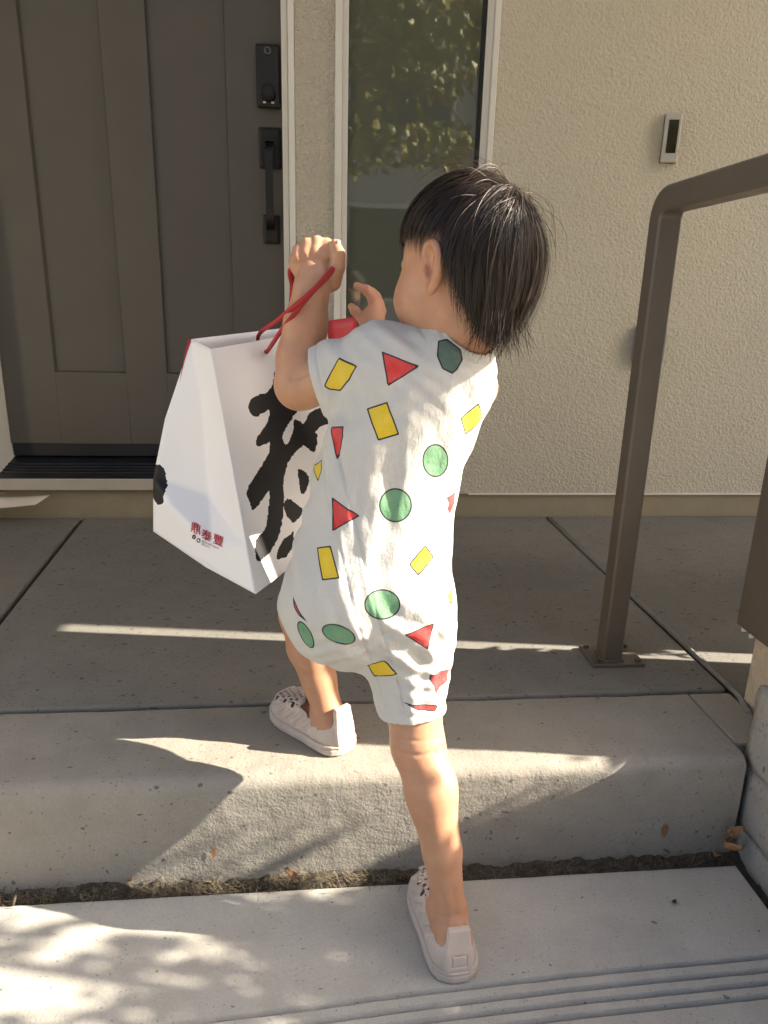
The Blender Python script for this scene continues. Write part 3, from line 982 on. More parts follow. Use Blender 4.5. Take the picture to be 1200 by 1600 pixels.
# head frame
HC = P3(731, 412, -0.045)
hf = unit((-0.60, 0.80, -0.06)); hu = np.array([0.07, -0.03, 1.0]); hu = unit(hu - hu.dot(hf) * hf); hl = np.cross(hu, hf)
HB = np.stack([hf, hl, hu])


def H(a, b, c):
    return HC + a * hf + b * hl + c * hu


# joints
neckb = P3(682, 560, -0.03)
shL, elL, wrL = P3(572, 580, -0.03), P3(468, 602, 0.035), P3(487, 452, 0.035)
shR, elR, wrR = P3(738, 605, -0.02), np.array([0.205, 0.105, 0.50]), P3(583, 512, 0.125)
hipR, knR, anR = P3(632, 960, -0.04), P3(653, 1165, -0.095), P3(699, 1405, -0.152)
hipL, knL, anL = P3(535, 950, -0.03), P3(476, 958, 0.105), P3(511, 1108, 0.075)

fld = Field((-0.11, -0.30, -0.19), (0.36, 0.26, 0.84), 0.0021)
# torso core
fld.cap(P3(650, 620, -0.03), P3(600, 780, -0.026), 0.050, 0.052, 0.03)
fld.cap(P3(600, 780, -0.026), P3(585, 930, -0.035), 0.052, 0.058, 0.03)
fld.cap(P3(600, 580, -0.03), P3(720, 590, -0.03), 0.028, 0.028, 0.03)
# neck and head
fld.cap(H(-0.022, 0, -0.055), neckb, 0.0345, 0.040, 0.02)
fld.ell(H(-0.002, 0.001, 0.020), (0.0775, 0.0675, 0.069), 0.02, B=HB)
fld.ell(H(0.020, 0, -0.034), (0.058, 0.058, 0.060), 0.035, B=HB)
for s_ in (-1, 1):
    fld.ell(H(0.042, s_ * 0.034, -0.042), (0.032, 0.029, 0.028), 0.022, B=HB)
    fld.ell(H(0.074, s_ * 0.029, 0.004), (0.010, 0.014, 0.006), 0.012, 'sub', B=HB)
    fld.ell(H(0.062, s_ * 0.029, 0.001), (0.013, 0.014, 0.010), 0.004, B=HB)
fld.cap(H(0.074, 0, 0.004), H(0.083, 0, -0.020), 0.005, 0.0085, 0.012)
fld.ell(H(0.079, 0.007, -0.024), (0.006, 0.006, 0.005), 0.005, B=HB); fld.ell(H(0.079, -0.007, -0.024), (0.006, 0.006, 0.005), 0.005, B=HB)
fld.ell(H(0.072, 0, -0.045), (0.008, 0.016, 0.0045), 0.004, B=HB); fld.ell(H(0.071, 0, -0.054), (0.008, 0.013, 0.005), 0.004, B=HB)
fld.ell(H(0.058, 0, -0.076), (0.014, 0.018, 0.014), 0.02, B=HB)
# ears
for s_ in (1, -1):
    ef = unit(hf * 0.985 + hl * s_ * -0.17); en = unit(hl * s_ * 0.985 + hf * 0.17); eu = unit(hu - 0.0 * hf)
    EB = np.stack([ef, en, eu])
    ec = H(-0.012, s_ * 0.0715, -0.010)

    def EP(a, n_, c):
        return ec + ef * a + en * n_ + eu * c
    fld.ell(EP(-0.003, 0.000, 0.0), (0.0165, 0.0055, 0.0255), 0.006, B=EB)
    rim = [EP(0.009, -0.001, 0.004), EP(0.010, 0.002, 0.014), EP(0.005, 0.003, 0.0225), EP(-0.005, 0.0035, 0.0235), EP(-0.0135, 0.0045, 0.017), EP(-0.0170, 0.005, 0.004), EP(-0.0145, 0.004, -0.009), EP(-0.008, 0.003, -0.019), EP(0.001, 0.001, -0.0255)]
    rim = spline(rim, 20)
    fld.chain(list(rim), [0.0031] * 20, 0.004)
    fld.ell(EP(0.002, 0.0055, -0.003), (0.0080, 0.0085, 0.0100), 0.002, 'sub', B=EB)
    fld.ell(EP(-0.001, 0.0055, 0.010), (0.0075, 0.0055, 0.0085), 0.003, 'sub', B=EB)
    fld.ell(EP(0.001, 0.0, -0.0225), (0.0065, 0.0042, 0.0065), 0.005, B=EB)
    fld.ell(EP(0.0105, 0.002, -0.004), (0.0035, 0.0035, 0.006), 0.004, B=EB)
# left arm (raised, holding the bag)
fld.cap(shL, elL, 0.034, 0.0295, 0.02)
fld.chain([elL, P3(470, 560, 0.036), P3(478, 505, 0.035), wrL], [0.0300, 0.0305, 0.0270, 0.0215], 0.014)
# fist: back of the hand towards the camera, fingers rolled away round the cords
pc = P3(492, 420, 0.040)
fld.cap(wrL, P3(492, 432, 0.038), 0.0205, 0.0215, 0.010)
fld.ell(P3(489, 411, 0.0475), (0.0305, 0.0175, 0.0240), 0.008)
fy = 0.036
NAILS = []
for k, (u0, v0, u1, v1, r_) in enumerate(((465, 403, 467, 391, 0.0076), (478, 397, 480.5, 383, 0.0084), (493, 394, 495.5, 380, 0.0088), (508, 397, 510, 383, 0.0086))):
    mcp = P3(u0, v0, fy + 0.000); pip = P3(u1, v1, fy + 0.005)
    dip = pip + np.array([0.000, 0.025, -0.009]); tip = dip + np.array([0.001, -0.006, -0.017])
    fld.cap(mcp, pip, r_ * 1.02, r_, 0.0022)
    fld.cap(pip, dip, r_, r_ * 0.92, 0.0022); fld.cap(dip, tip, r_ * 0.92, r_ * 0.85, 0.0022)
th = [P3(518, 440, 0.042), P3(527, 416, 0.030), P3(529, 398, 0.027), P3(524, 382, 0.030)]
fld.chain(th, [0.0125, 0.0095, 0.0082, 0.0066], 0.0035)
# right arm, mostly hidden, with its open hand raised to the window
fld.cap(shR, elR, 0.032, 0.028, 0.02)
fld.chain([elR, (elR + wrR) / 2, wrR], [0.028, 0.026, 0.019], 0.012)
fld.ell(P3(581, 497, 0.130), (0.014, 0.011, 0.018), 0.010)
for (pts, r_) in (([(584, 492), (583, 470), (573, 453), (557, 446)], 0.0062), ([(589, 494), (590, 472), (581, 457), (568, 449)], 0.0060), ([(592, 497), (594, 478), (588, 463), (580, 456)], 0.0056), ([(578, 507), (565, 497), (555, 486), (549, 479)], 0.0066)):
    pp = [P3(u, v, 0.130 + 0.004 * i + (0.006 if r_ < 0.0061 else 0)) for i, (u, v) in enumerate(pts)]
    fld.chain(pp, [r_ * 1.15, r_ * 1.05, r_, r_ * 0.8], 0.0035)
pp = [P3(594, 502, 0.142), P3(597, 486, 0.146), P3(594, 474, 0.150), P3(588, 467, 0.152)]
fld.chain(pp, [0.0058, 0.0054, 0.005, 0.0042], 0.0035)
# legs
fld.cap(hipR, knR, 0.046, 0.0340, 0.02)
fld.cap(hipL, knL, 0.050, 0.039, 0.02)
fld.chain([knR, P3(672, 1230, -0.118), P3(691, 1330, -0.140), anR, P3(698, 1455, -0.150)], [0.0345, 0.0325, 0.0255, 0.0218, 0.0225], 0.012)
fld.ell(P3(676, 1240, -0.128), (0.0275, 0.024, 0.042), 0.02)
fld.chain([knL, P3(482, 1010, 0.100), P3(498, 1060, 0.088), anL, P3(513, 1140, 0.070)], [0.0355, 0.0325, 0.027, 0.0228, 0.024], 0.012)
fld.ell(P3(484, 1000, 0.082), (0.0275, 0.025, 0.042), 0.02)
# ankle bones
fld.ell(anR + np.array([-0.020, 0.002, -0.012]), (0.008, 0.010, 0.010), 0.008); fld.ell(anR + np.array([0.020, -0.002, -0.015]), (0.008, 0.010, 0.010), 0.008)
# feet inside the shoes
SHOE_R = dict(heel=np.array([0.1840, -0.213, -0.17]), az=math.atan2(1.0, -0.07))
SHOE_L = dict(heel=np.array([0.0505, 0.0400, 0.0]), az=math.atan2(0.128, -0.104))
for sh, an in ((SHOE_R, anR), (SHOE_L, anL)):
    d = np.array([math.cos(sh['az']), math.sin(sh['az']), 0])
    h0 = sh['heel'] + d * 0.028 + np.array([0, 0, 0.036])
    fld.cap(an + np.array([0, 0, -0.02]), h0, 0.0235, 0.0225, 0.012)
    fld.cap(h0, sh['heel'] + d * 0.115 + np.array([0, 0, 0.030]), 0.021, 0.017, 0.014)
V, Q = nets(fld.v, fld.lo, fld.h)
V = smooth(V, Q, 2)
NB = vnormals(V, Q)


def crease(pts, amp, wid):
    global V
    pts = spline(np.array(pts), 24)
    lo2, hi2 = pts.min(0) - 0.01, pts.max(0) + 0.01
    m = ((V > lo2) & (V < hi2)).all(1)
    d = np.full(m.sum(), 9.0)
    for i in range(len(pts) - 1):
        a, b = pts[i], pts[i + 1]; ab = b - a
        t_ = np.clip((V[m] - a) @ ab / (ab @ ab + 1e-12), 0, 1)
        d = np.minimum(d, np.linalg.norm(V[m] - a - t_[:, None] * ab, axis=1))
    V[m] -= NB[m] * (amp * np.exp(-(d / wid) ** 2))[:, None]


bb_ = BVHTree.FromPolygons([Vector(v) for v in V], [tuple(int(i) for i in q) for q in Q])


def onbody(*uv):
    out = []
    for u, v in uv:
        h_ = bb_.ray_cast(Vector(CAM), Vector(unit(ray(u, v))))
        if h_[0] is not None: out.append(np.array(h_[0]))
    return out


for uv, amp, wid in (([(618, 1172), (645, 1180), (680, 1176)], 0.0016, 0.0028), ([(624, 1152), (650, 1158), (684, 1153)], 0.0010, 0.0022), ([(474, 458), (492, 461), (510, 457)], 0.0013, 0.0022),
                     ([(455, 592), (475, 586), (492, 572)], 0.0020, 0.0026), ([(686, 1392), (696, 1420), (690, 1450)], 0.0012, 0.0040), ([(708, 1392), (712, 1420), (708, 1450)], 0.0012, 0.0040), ([(672, 1425), (690, 1432), (718, 1428)], 0.0008, 0.0022)):
    pp = onbody(*uv)
    if len(pp) > 1: crease(pp, amp, wid)
me = mesh_np('body', V, Q)
loc = (V - HC) @ HB.T
a_, b_, c_ = loc.T
fade = np.clip((a_ + 0.020) / 0.010, 0, 1) * np.clip((0.056 - a_) / 0.012, 0, 1) * np.clip((c_ - 0.006) / 0.022, 0, 1) * np.clip((np.abs(b_) - 0.035) / 0.01, 0, 1)
fade = np.maximum(fade, np.clip((-0.040 - a_) / 0.01, 0, 1) * np.clip((c_ + 0.045) / 0.02, 0, 1) * (np.abs(c_) < 0.2))
attr(me, 'fade', np.where(np.linalg.norm(loc, axis=1) < 0.12, fade, 0) * 0.85)
cheek = np.exp(-(((a_ - 0.050) / 0.022) ** 2 + ((np.abs(b_) - 0.042) / 0.022) ** 2 + ((c_ + 0.040) / 0.020) ** 2))
lips = np.exp(-(((a_ - 0.078) / 0.008) ** 2 + (b_ / 0.014) ** 2 + ((c_ + 0.050) / 0.008) ** 2))
ear_ = np.exp(-(((a_ + 0.012) / 0.016) ** 2 + ((np.abs(b_) - 0.078) / 0.012) ** 2 + ((c_ + 0.012) / 0.022) ** 2)) * 0.45
attr(me, 'blush', np.clip(0.45 * cheek + lips + ear_, 0, 1))
body = link('body', me, M['skin'], person, True)
body['label'] = 'light tan skin of the child'

# nails on the visible thumb
tn = th[-1] + np.array([0.004, -0.0045, 0.001])
bm = bmesh.new(); bmesh.ops.create_uvsphere(bm, u_segments=10, v_segments=6, radius=1)
bmesh.ops.transform(bm, matrix=Matrix.Translation(Vector(tn)) @ Matrix.Rotation(0.7, 4, 'Z') @ Matrix.Diagonal((0.0036, 0.0016, 0.0046, 1)), verts=bm.verts)
bm_obj('thumbnail', bm, M['nail'], person, True)
# eyes, brows and lashes
for s_ in (1, -1):
    bm = bmesh.new(); bmesh.ops.create_uvsphere(bm, u_segments=16, v_segments=10, radius=0.0085)
    bmesh.ops.transform(bm, matrix=Matrix.Translation(Vector(H(0.0675, s_ * 0.029, -0.0045))), verts=bm.verts)
    bm_obj('eye', bm, M['eye'], person, True)
    Vl = []; Fl = []
    for i in range(26):
        f = i / 25 - 0.5
        r0 = H(0.0755 - 0.05 * f * f, s_ * (0.030 + 0.021 * f), -0.0045 - 0.004 * abs(f))
        d0 = unit(hf * 0.8 + hl * s_ * (f * 1.4 + 0.35) - hu * 0.35)
        b0 = len(Vl)
        for k, (tt, w) in enumerate(((0, 1), (0.5, .8), (1, .15))):
            q = r0 + d0 * 0.0115 * tt + hu * 0.003 * tt * tt
            Vl += [q + hl * 0.0004 * w, q - hl * 0.0004 * w]
        Fl += [(b0, b0 + 1, b0 + 3, b0 + 2), (b0 + 2, b0 + 3, b0 + 5, b0 + 4)]
    me = mesh_np('eyelash', Vl, Fl); attr(me, 'tone', np.zeros(len(Vl))); link('eyelash', me, M['hair'], person)
    Vl = []; Fl = []
    for i in range(60):
        f = i / 59
        r0 = H(0.0745 - 0.014 * f * f, s_ * (0.016 + 0.029 * f), 0.0185 + 0.004 * math.sin(f * 2.6) + random.uniform(-0.002, 0.002))
        d0 = unit(hl * s_ * 0.9 + hu * 0.35 - hf * 0.4 * f)
        b0 = len(Vl)
        for tt, w in ((0, 1), (1, .3)):
            q = r0 + d0 * 0.006 * tt + hf * 0.0018
            Vl += [q + hu * 0.0004 * w, q - hu * 0.0004 * w]
        Fl += [(b0, b0 + 1, b0 + 3, b0 + 2)]
    me = mesh_np('eyebrow', Vl, Fl); attr(me, 'tone', np.zeros(len(Vl))); link('eyebrow', me, M['hair'], person)

# ------------------------------------------------------------------ hair: a dense under-layer and combed strands
EC = np.array([-0.003, 0.002, 0.022]); ER = np.array([0.0805, 0.0705, 0.0715])   # scalp ellipsoid in head axes (forward, left, up)
CROWN = unit((-0.66, -0.12, 0.74))


def hair_end(p):
    """height (head axes) where hair stops, by the forward coordinate"""
    a = p[0]
    if a > 0.050: return 0.044
    if a > -0.028: return 0.030 + (a + 0.028) / 0.078 * 0.012 - (0.006 if a < 0.03 else 0)
    if a > -0.044: return 0.026 - (-0.028 - a) / 0.016 * 0.095
    return -0.074 - min(1, (-0.044 - a) / 0.020) * 0.038 + (0.045 * (p[1] / 0.07) ** 2 if p[1] < 0 else 0.012 * (p[1] / 0.07) ** 2)


fh = Field(HC - 0.17, HC + 0.15, 0.0028)
fh.ell(H(*EC), ER + 0.0015, 0.0, B=HB)
fh.cap(H(-0.052, 0.026, 0.01), H(-0.046, 0.028, -0.045), 0.028, 0.014, 0.02)
fh.cap(H(-0.048, -0.022, 0.01), H(-0.040, -0.020, -0.035), 0.028, 0.012, 0.02)
fh.cap(H(-0.056, 0.0, 0.01), H(-0.046, 0.0, -0.060), 0.026, 0.010, 0.02)
# trim below the hairline
sl, g3 = fh.sub(fh.lo, fh.lo + fh.h * fh.n)
dx, dy, dz = g3[0] - HC[0], g3[1] - HC[1], g3[2] - HC[2]
la = hf[0] * dx + hf[1] * dy + hf[2] * dz
lc = hu[0] * dx + hu[1] * dy + hu[2] * dz
lim = np.interp(la, [-0.15, -0.060, -0.046, -0.036, -0.026, 0.030, 0.050, 0.066, 0.09], [-0.085, -0.075, -0.05, 0.005, 0.030, 0.036, 0.044, 0.048, 0.05])
fh.v[:] = np.maximum(fh.v, (lim - lc) * 0.8)
Vh, Qh = nets(fh.v, fh.lo, fh.h)
Vh = smooth(Vh, Qh, 3)
me = mesh_np('hair', Vh, Qh); attr(me, 'tone', np.zeros(len(Vh)))
hair = link('hair', me, M['hair'], person, True); hair['label'] = 'straight black hair, long at the nape'


def strand(root, L, lift, swirl, wid, nseg=12, fly=0.0):
    """walk along the scalp away from the crown, then fall"""
    d = np.asarray(root, float)               # unit direction from EC
    d = d / np.linalg.norm(d)
    p = EC + ER * d * (1.0 + lift)
    pts = [p.copy()]
    vel = None
    step = L / nseg
    free = False
    for i in range(nseg):
        q = (p - EC) / ER
        rr = np.linalg.norm(q)
        nrm = unit(q / ER)
        away = p - (EC + ER * CROWN)
        down = np.array([0.0, 0, -1.0])
        w = np.clip((0.03 - (p[2] - EC[2])) / 0.06, 0, 1)
        dirv = unit(away + 1e-6) * (1 - w) + down * w
        dirv = dirv + swirl * np.cross(nrm, dirv)
        tang = dirv - nrm * nrm.dot(dirv)
        if p[2] < EC[2] - 0.012 and p[0] < 0.0:
            tang = unit(tang) * 0.62 + np.array([0.12, -p[1] * (4.0 if p[1] < 0 else 1.0), -1.0]) * 0.52      # falls in towards the nape
        tang = unit(tang)
        vel = tang if vel is None else unit(0.55 * vel + 0.45 * tang)
        if fly:
            vel = unit(vel + nrm * fly * max(0, 1 - i / (nseg * 0.55)) - np.array([0, 0, fly * 0.35 * i / nseg]))
        p = p + vel * step
        q = (p - EC) / ER; rr = np.linalg.norm(q)
        target = 1.0 + lift * (1 + 0.2 * i / nseg)
        if not fly and rr < target and p[2] > -0.045:
            p = EC + ER * q / rr * target
        elif not fly and rr > target + 0.02 and (p[0] > -0.005 or p[2] > EC[2] + 0.01):
            p = EC + ER * q / rr * (target + 0.02)
        end = hair_end(p)
        if p[2] < end + (max(0.0, strand.jit) if -0.052 < p[0] < -0.005 else strand.jit):
            pts.append(p.copy()); break
        pts.append(p.copy())
    return np.array(pts)


SV = []; SF = []; ST = []


def emit(pts, wid, tone):
    global SV
    n = len(pts)
    if n < 3: return
    b0 = len(SV)
    for i, p in enumerate(pts):
        tg = unit(pts[min(i + 1, n - 1)] - pts[max(i - 1, 0)])
        nrm = unit((p - EC) / ER ** 2)
        s_ = np.cross(tg, nrm); ls = np.linalg.norm(s_)
        s_ = s_ / (ls + 1e-9)
        s_ = unit(s_ + nrm * emit.roll)
        f = i / (n - 1)
        w = wid * (1 - 0.75 * f ** 3)
        W = HC + p @ HB
        sw = s_ @ HB
        SV += [W + sw * w, W - sw * w]
        ST.extend([tone, tone])
    for i in range(n - 1):
        SF.append((b0 + 2 * i, b0 + 2 * i + 1, b0 + 2 * i + 3, b0 + 2 * i + 2))


random.seed(11)
cnt = 0
# locks: neighbouring strands share direction and end, so the mop breaks into pieces
NL = 1150
ga = math.pi * (3 - math.sqrt(5))
for kk in range(NL):
    zz = 1 - 2 * (kk + 0.5) / NL; r = math.sqrt(max(0, 1 - zz * zz)); th_ = kk * ga
    d0 = np.array([r * math.cos(th_), r * math.sin(th_), zz])
    pe = EC + ER * d0
    he = hair_end(pe)
    if pe[2] < max(he, -0.030) + 0.004:
        continue
    if d0.dot(CROWN) > 0.985 and kk % 2: continue
    lock_j = random.gauss(-0.002, 0.006) if pe[0] > -0.01 else random.gauss(0.004, 0.015); lock_l = random.uniform(0.004, 0.040); lock_t = random.random() ** 1.5
    sw = random.gauss(0.10, 0.12)
    Ln = random.uniform(0.09, 0.19) if pe[0] < -0.01 else random.uniform(0.07, 0.13)
    for j in range(15):
        dd = d0 + np.array([random.gauss(0, 0.030) for _ in range(3)])
        strand.jit = lock_j + random.gauss(0, 0.003)
        emit.roll = random.uniform(-0.5, 0.5)
        pts = strand(dd, Ln * random.uniform(0.85, 1.1), max(0.004, lock_l + random.gauss(0, 0.012)), sw + random.gauss(0, 0.04), 0.0005)
        emit(pts, random.uniform(0.00022, 0.00050), np.clip(lock_t * 0.7 + random.uniform(-0.1, 0.3), 0, 1))
# loose fly-away hairs round the crown and down the back
for kk in range(170):
    d0 = unit(CROWN + np.array([random.gauss(0, 0.30) for _ in range(3)]))
    strand.jit = random.gauss(0, 0.008); emit.roll = random.uniform(-1, 1)
    pts = strand(d0, random.uniform(0.05, 0.10), 0.02, random.gauss(0.0, 0.35), 0.0003, 11, fly=random.uniform(0.05, 0.50))
    emit(pts, 0.00026, random.uniform(0.3, 1))
# wispy ends at the nape and behind the ear
for kk in range(420):
    bb = min(0.042, random.gauss(0.010, 0.024))
    p0 = np.array([-0.046 - 0.018 * (1 - (bb / 0.066) ** 2) + random.gauss(0, 0.006), bb, random.uniform(-0.060, -0.028)])
    Lw = random.uniform(0.030, 0.062) * (1.0 - 0.25 * abs(bb) / 0.066)
    cx_ = random.gauss(0.10, 0.22); cb_ = random.gauss(0, 0.16)
    pts = np.array([p0 + np.array([cx_ * tt * tt, cb_ * tt * tt, -tt]) * Lw + np.array([0.0, 0, 0]) for tt in np.linspace(0, 1, 7)])
    emit.roll = random.uniform(-0.6, 0.6)
    emit(pts, random.uniform(0.0003, 0.0006), random.random())
me = mesh_np('strands', np.array(SV), np.array(SF)); attr(me, 'tone', ST)
link('strands', me, M['hair'], hair, True)

# ------------------------------------------------------------------ romper
rows = [(548, 612, 730), (575, 572, 757), (610, 548, 762), (660, 516, 750), (700, 503, 732), (760, 486, 714), (800, 474, 707), (860, 458, 702), (900, 450, 700), (940, 454, 699), (985, 474, 698), (1020, 507, 697)]
bd = [0.040, 0.052, 0.061, 0.066, 0.068, 0.070, 0.073, 0.080, 0.085, 0.086, 0.078, 0.060]
cyv = [-0.040, -0.040, -0.038, -0.034, -0.030, -0.028, -0.028, -0.032, -0.036, -0.038, -0.036, -0.034]
zz_, xx_, aa_ = [], [], []
for (v, l, r), cy_ in zip(rows, cyv):
    A_, B_ = P3(l, v, cy_), P3(r, v, cy_)
    zz_.append((A_[2] + B_[2]) / 2); xx_.append((A_[0] + B_[0]) / 2); aa_.append((B_[0] - A_[0]) / 2)
zd = np.linspace(min(zz_) - 0.03, max(zz_) + 0.03, 300)


def sm(vals):
    o_ = np.interp(zd, zz_[::-1], list(vals)[::-1])
    ker = np.hanning(31); ker /= ker.sum()
    return np.convolve(np.pad(o_, 15, 'edge'), ker, 'valid')


ta, tb, tx, ty = sm(aa_), sm(bd), sm(xx_), sm(cyv)
zlo, zhi = min(zz_), max(zz_)


def torso(x, y, z):
    zc = z
    a = np.interp(zc, zd, ta); b = np.interp(zc, zd, tb); cx_ = np.interp(zc, zd, tx); cy_ = np.interp(zc, zd, ty)
    q = (np.abs((x - cx_) / a) ** 2.3 + np.abs((y - cy_) / b) ** 2.3) ** (1 / 2.3)
    d = (q - 1) * np.minimum(a, b)
    e1 = (zlo - 0.005) - z; e2 = z - (zhi + 0.012)
    e = np.maximum(e1, e2)
    k = 0.04
    hh = np.maximum(k - np.abs(d - e), 0) / k
    return np.maximum(d, e) + hh * hh * k * 0.25


def plane(pt, nrm):
    nrm = unit(nrm)
    return lambda x, y, z: (x - pt[0]) * nrm[0] + (y - pt[1]) * nrm[1] + (z - pt[2]) * nrm[2]


def smin(a, b, k):
    hh = np.maximum(k - np.abs(a - b), 0) / k
    return np.minimum(a, b) - hh * hh * k * 0.25


lo_, hi_ = np.array((-0.10, -0.19, 0.09)), np.array((0.29, 0.13, 0.68))
hr_ = 0.0021
fr_ = Field(lo_, hi_, hr_)
gx, gy, gz = np.meshgrid(*fr_.ax, indexing='ij', sparse=True)
sl_a, sl_b = P3(602, 572, -0.035), P3(462, 604, 0.030)
sleeve = capf(sl_a, sl_b, 0.050, 0.041)
sl_hem = sl_a + (sl_b - sl_a) * 0.74
sl_pl = plane(sl_hem, (sl_b - sl_a) + np.array([-0.01, -0.05, 0.0]))
sr_a, sr_b = P3(703, 592, -0.035), elR + np.array([0.005, 0, 0.02])
sleeveR = capf(sr_a, sr_b, 0.048, 0.040)
sr_pl = plane(sr_a + (sr_b - sr_a) * 0.62, sr_b - sr_a)
lr_a, lr_b = P3(631, 985, -0.045), P3(652, 1180, -0.098)
legR = capf(lr_a, lr_b, 0.062, 0.0365)
lr_pl = plane(P3(652, 1112, -0.080), (lr_b - lr_a) + np.array([0.0, 0.02, 0]))
ll_a, ll_b = P3(528, 950, -0.030), P3(472, 952, 0.13)
legL = capf(ll_a, ll_b, 0.070, 0.050)
ll_pl = plane(P3(490, 955, 0.055), (ll_b - ll_a) + np.array([0.0, -0.03, -0.07]))
# seat
seatL, seatR = ellf(P3(540, 935, -0.060), np.array((0.062, 0.060, 0.065))), ellf(P3(640, 950, -0.062), np.array((0.054, 0.058, 0.066)))
neckhole = capf(H(-0.022, 0, -0.055), neckb + np.array([0, 0, -0.01]), 0.0395, 0.0410)
shoulder = capf(P3(598, 562, -0.038), P3(716, 578, -0.038), 0.036, 0.034)


ct = H(-0.022, 0, -0.055)
mound = capf(neckb + np.array([0, -0.004, -0.02]), neckb * 0.42 + ct * 0.58 + np.array([0, -0.003, 0]), 0.058, 0.0425)
mound_pl = plane(neckb * 0.45 + ct * 0.55, ct - neckb)


def build(clip, inset):
    d = torso(gx, gy, gz) + inset
    d = smin(d, np.maximum(mound(gx, gy, gz), mound_pl(gx, gy, gz)) + inset, 0.025)
    d = smin(d, shoulder(gx, gy, gz) + inset, 0.03)
    d = smin(d, seatL(gx, gy, gz) + inset, 0.03); d = smin(d, seatR(gx, gy, gz) + inset, 0.03)
    for tub, pl_, k in ((sleeve, sl_pl, 0.022), (sleeveR, sr_pl, 0.02), (legR, lr_pl, 0.030), (legL, ll_pl, 0.030)):
        dd = tub(gx, gy, gz) + inset
        if clip:
            dd = np.maximum(dd, pl_(gx, gy, gz))
        d = smin(d, dd, k)
    return d


outer = build(True, 0.0); inner = build(False, 0.0046)
cl = np.maximum(outer, -inner)
nh = neckhole(gx, gy, gz)
cl = np.maximum(cl, -nh)
collar = np.maximum(np.maximum(np.abs(nh - 0.0012) - 0.0022, np.abs(outer + 0.002) - 0.006), -(nh + 0.004))
cl = np.minimum(cl, collar)
V, Q = nets(cl.astype(np.float32), fr_.lo, fr_.h)
V = smooth(V, Q, 4)
N = vnormals(V, Q)


def fold(V, d, wl, amp, seed, width=None, c=None):
    """soft ridges running along direction d, limited to a region round c"""
    d = unit(d)
    side = unit(np.cross(d, (0.1, -1, 0.05)))
    u = (V @ side) / wl + 0.9 * vnoise(V, 9, seed) + 0.35 * vnoise(V, 22, seed + 1)
    r = np.sin(2 * math.pi * u)
    r = np.sign(r) * np.abs(r) ** 1.2
    m = 0.5 + 0.5 * vnoise(V, 7, seed + 2)
    if c is not None:
        m = m * np.exp(-(((V - np.asarray(c)) / np.asarray(width)) ** 2).sum(1))
    return amp * r * np.clip(m, 0, 1)


dsp = fold(V, (0.35, 0, -1), 0.050, 0.0032, 40)
dsp += fold(V, (0.9, 0.2, 0.7), 0.024, 0.0030, 50, (0.06, 0.09, 0.05), P3(590, 640, -0.08))
dsp += fold(V, (-0.8, 0.2, -0.6), 0.026, 0.0032, 60, (0.07, 0.09, 0.05), P3(560, 1000, -0.09))
dsp += fold(V, (0.9, 0.0, -0.35), 0.022, 0.0026, 70, (0.06, 0.09, 0.06), P3(650, 1040, -0.10))
dsp += fold(V, (0.25, 0, 1.0), 0.028, 0.0034, 80, (0.05, 0.09, 0.14), P3(500, 760, -0.06))
dsp += fold(V, (0.8, 0, -0.5), 0.022, 0.0030, 90, (0.05, 0.08, 0.05), P3(640, 560, -0.08))
dsp += fold(V, (0.3, 0, -1), 0.020, 0.0028, 95, (0.035, 0.08, 0.04), P3(525, 610, -0.03))
rw = np.abs(vnoise(V * np.array([1.0, 1.0, 0.55]), 34, 120)); dsp += 0.0034 * (0.35 - rw) * np.clip(0.3 + vnoise(V, 8, 121), 0, 1)
dsp += 0.0012 * vnoise(V, 30, 99) + 0.0006 * vnoise(V, 75, 98)
hem = np.minimum.reduce([np.where(np.abs(sl_pl(*V.T)) < 0.02, np.abs(sl_pl(*V.T)), 1), np.where(np.abs(lr_pl(*V.T)) < 0.02, np.abs(lr_pl(*V.T)), 1)])
dsp *= np.clip(hem / 0.012, 0.25, 1)
dsp -= 0.0013 * np.exp(-((hem - 0.012) / 0.0016) ** 2)     # stitched hem
gi = np.clip(np.round((V - fr_.lo) / fr_.h).astype(int), 0, fr_.n - 1)
inside_ = outer[gi[:, 0], gi[:, 1], gi[:, 2]] < -0.0030
nv = neckhole(*V.T); dsp = dsp * np.clip((nv - 0.004) / 0.02, 0.2, 1) - 0.0014 * np.exp(-((nv - 0.0125) / 0.0016) ** 2)
V = V + N * (dsp * np.where(inside_, -1.0, 1.0))[:, None]
N = vnormals(V, Q)

# printed shapes: outlines measured in the photograph, laid on the cloth in its own tangent planes
bvh = BVHTree.FromPolygons([Vector(v) for v in V], [tuple(int(i) for i in q) for q in Q])


def hit(u, v):
    r = ray(u, v)
    return bvh.ray_cast(Vector(CAM), Vector(unit(r)))


def polysd(p, poly):
    d = np.full(len(p), 1e9); s_ = np.ones(len(p)); n = len(poly)
    for i in range(n):
        a = poly[i]; b = poly[i - 1]
        e = b - a; w = p - a
        bb = w - e * np.clip((w @ e) / (e @ e + 1e-15), 0, 1)[:, None]
        d = np.minimum(d, (bb ** 2).sum(1))
        c1 = p[:, 1] >= a[1]; c2 = p[:, 1] < b[1]; c3 = e[0] * w[:, 1] > e[1] * w[:, 0]
        flip = (c1 & c2 & c3) | (~c1 & ~c2 & ~c3)
        s_[flip] *= -1
    return s_ * np.sqrt(d)


YEL, RED, GRN, GRD = (0.74, 0.52, 0.008), (0.62, 0.022, 0.020), (0.13, 0.30, 0.155), (0.075, 0.13, 0.10)


def z4(*pts): return [(420 + x / 3.158, 480 + y / 3.158) for x, y in pts]


def z5(*pts): return [(420 + x / 3.158, 820 + y / 3.158) for x, y in pts]


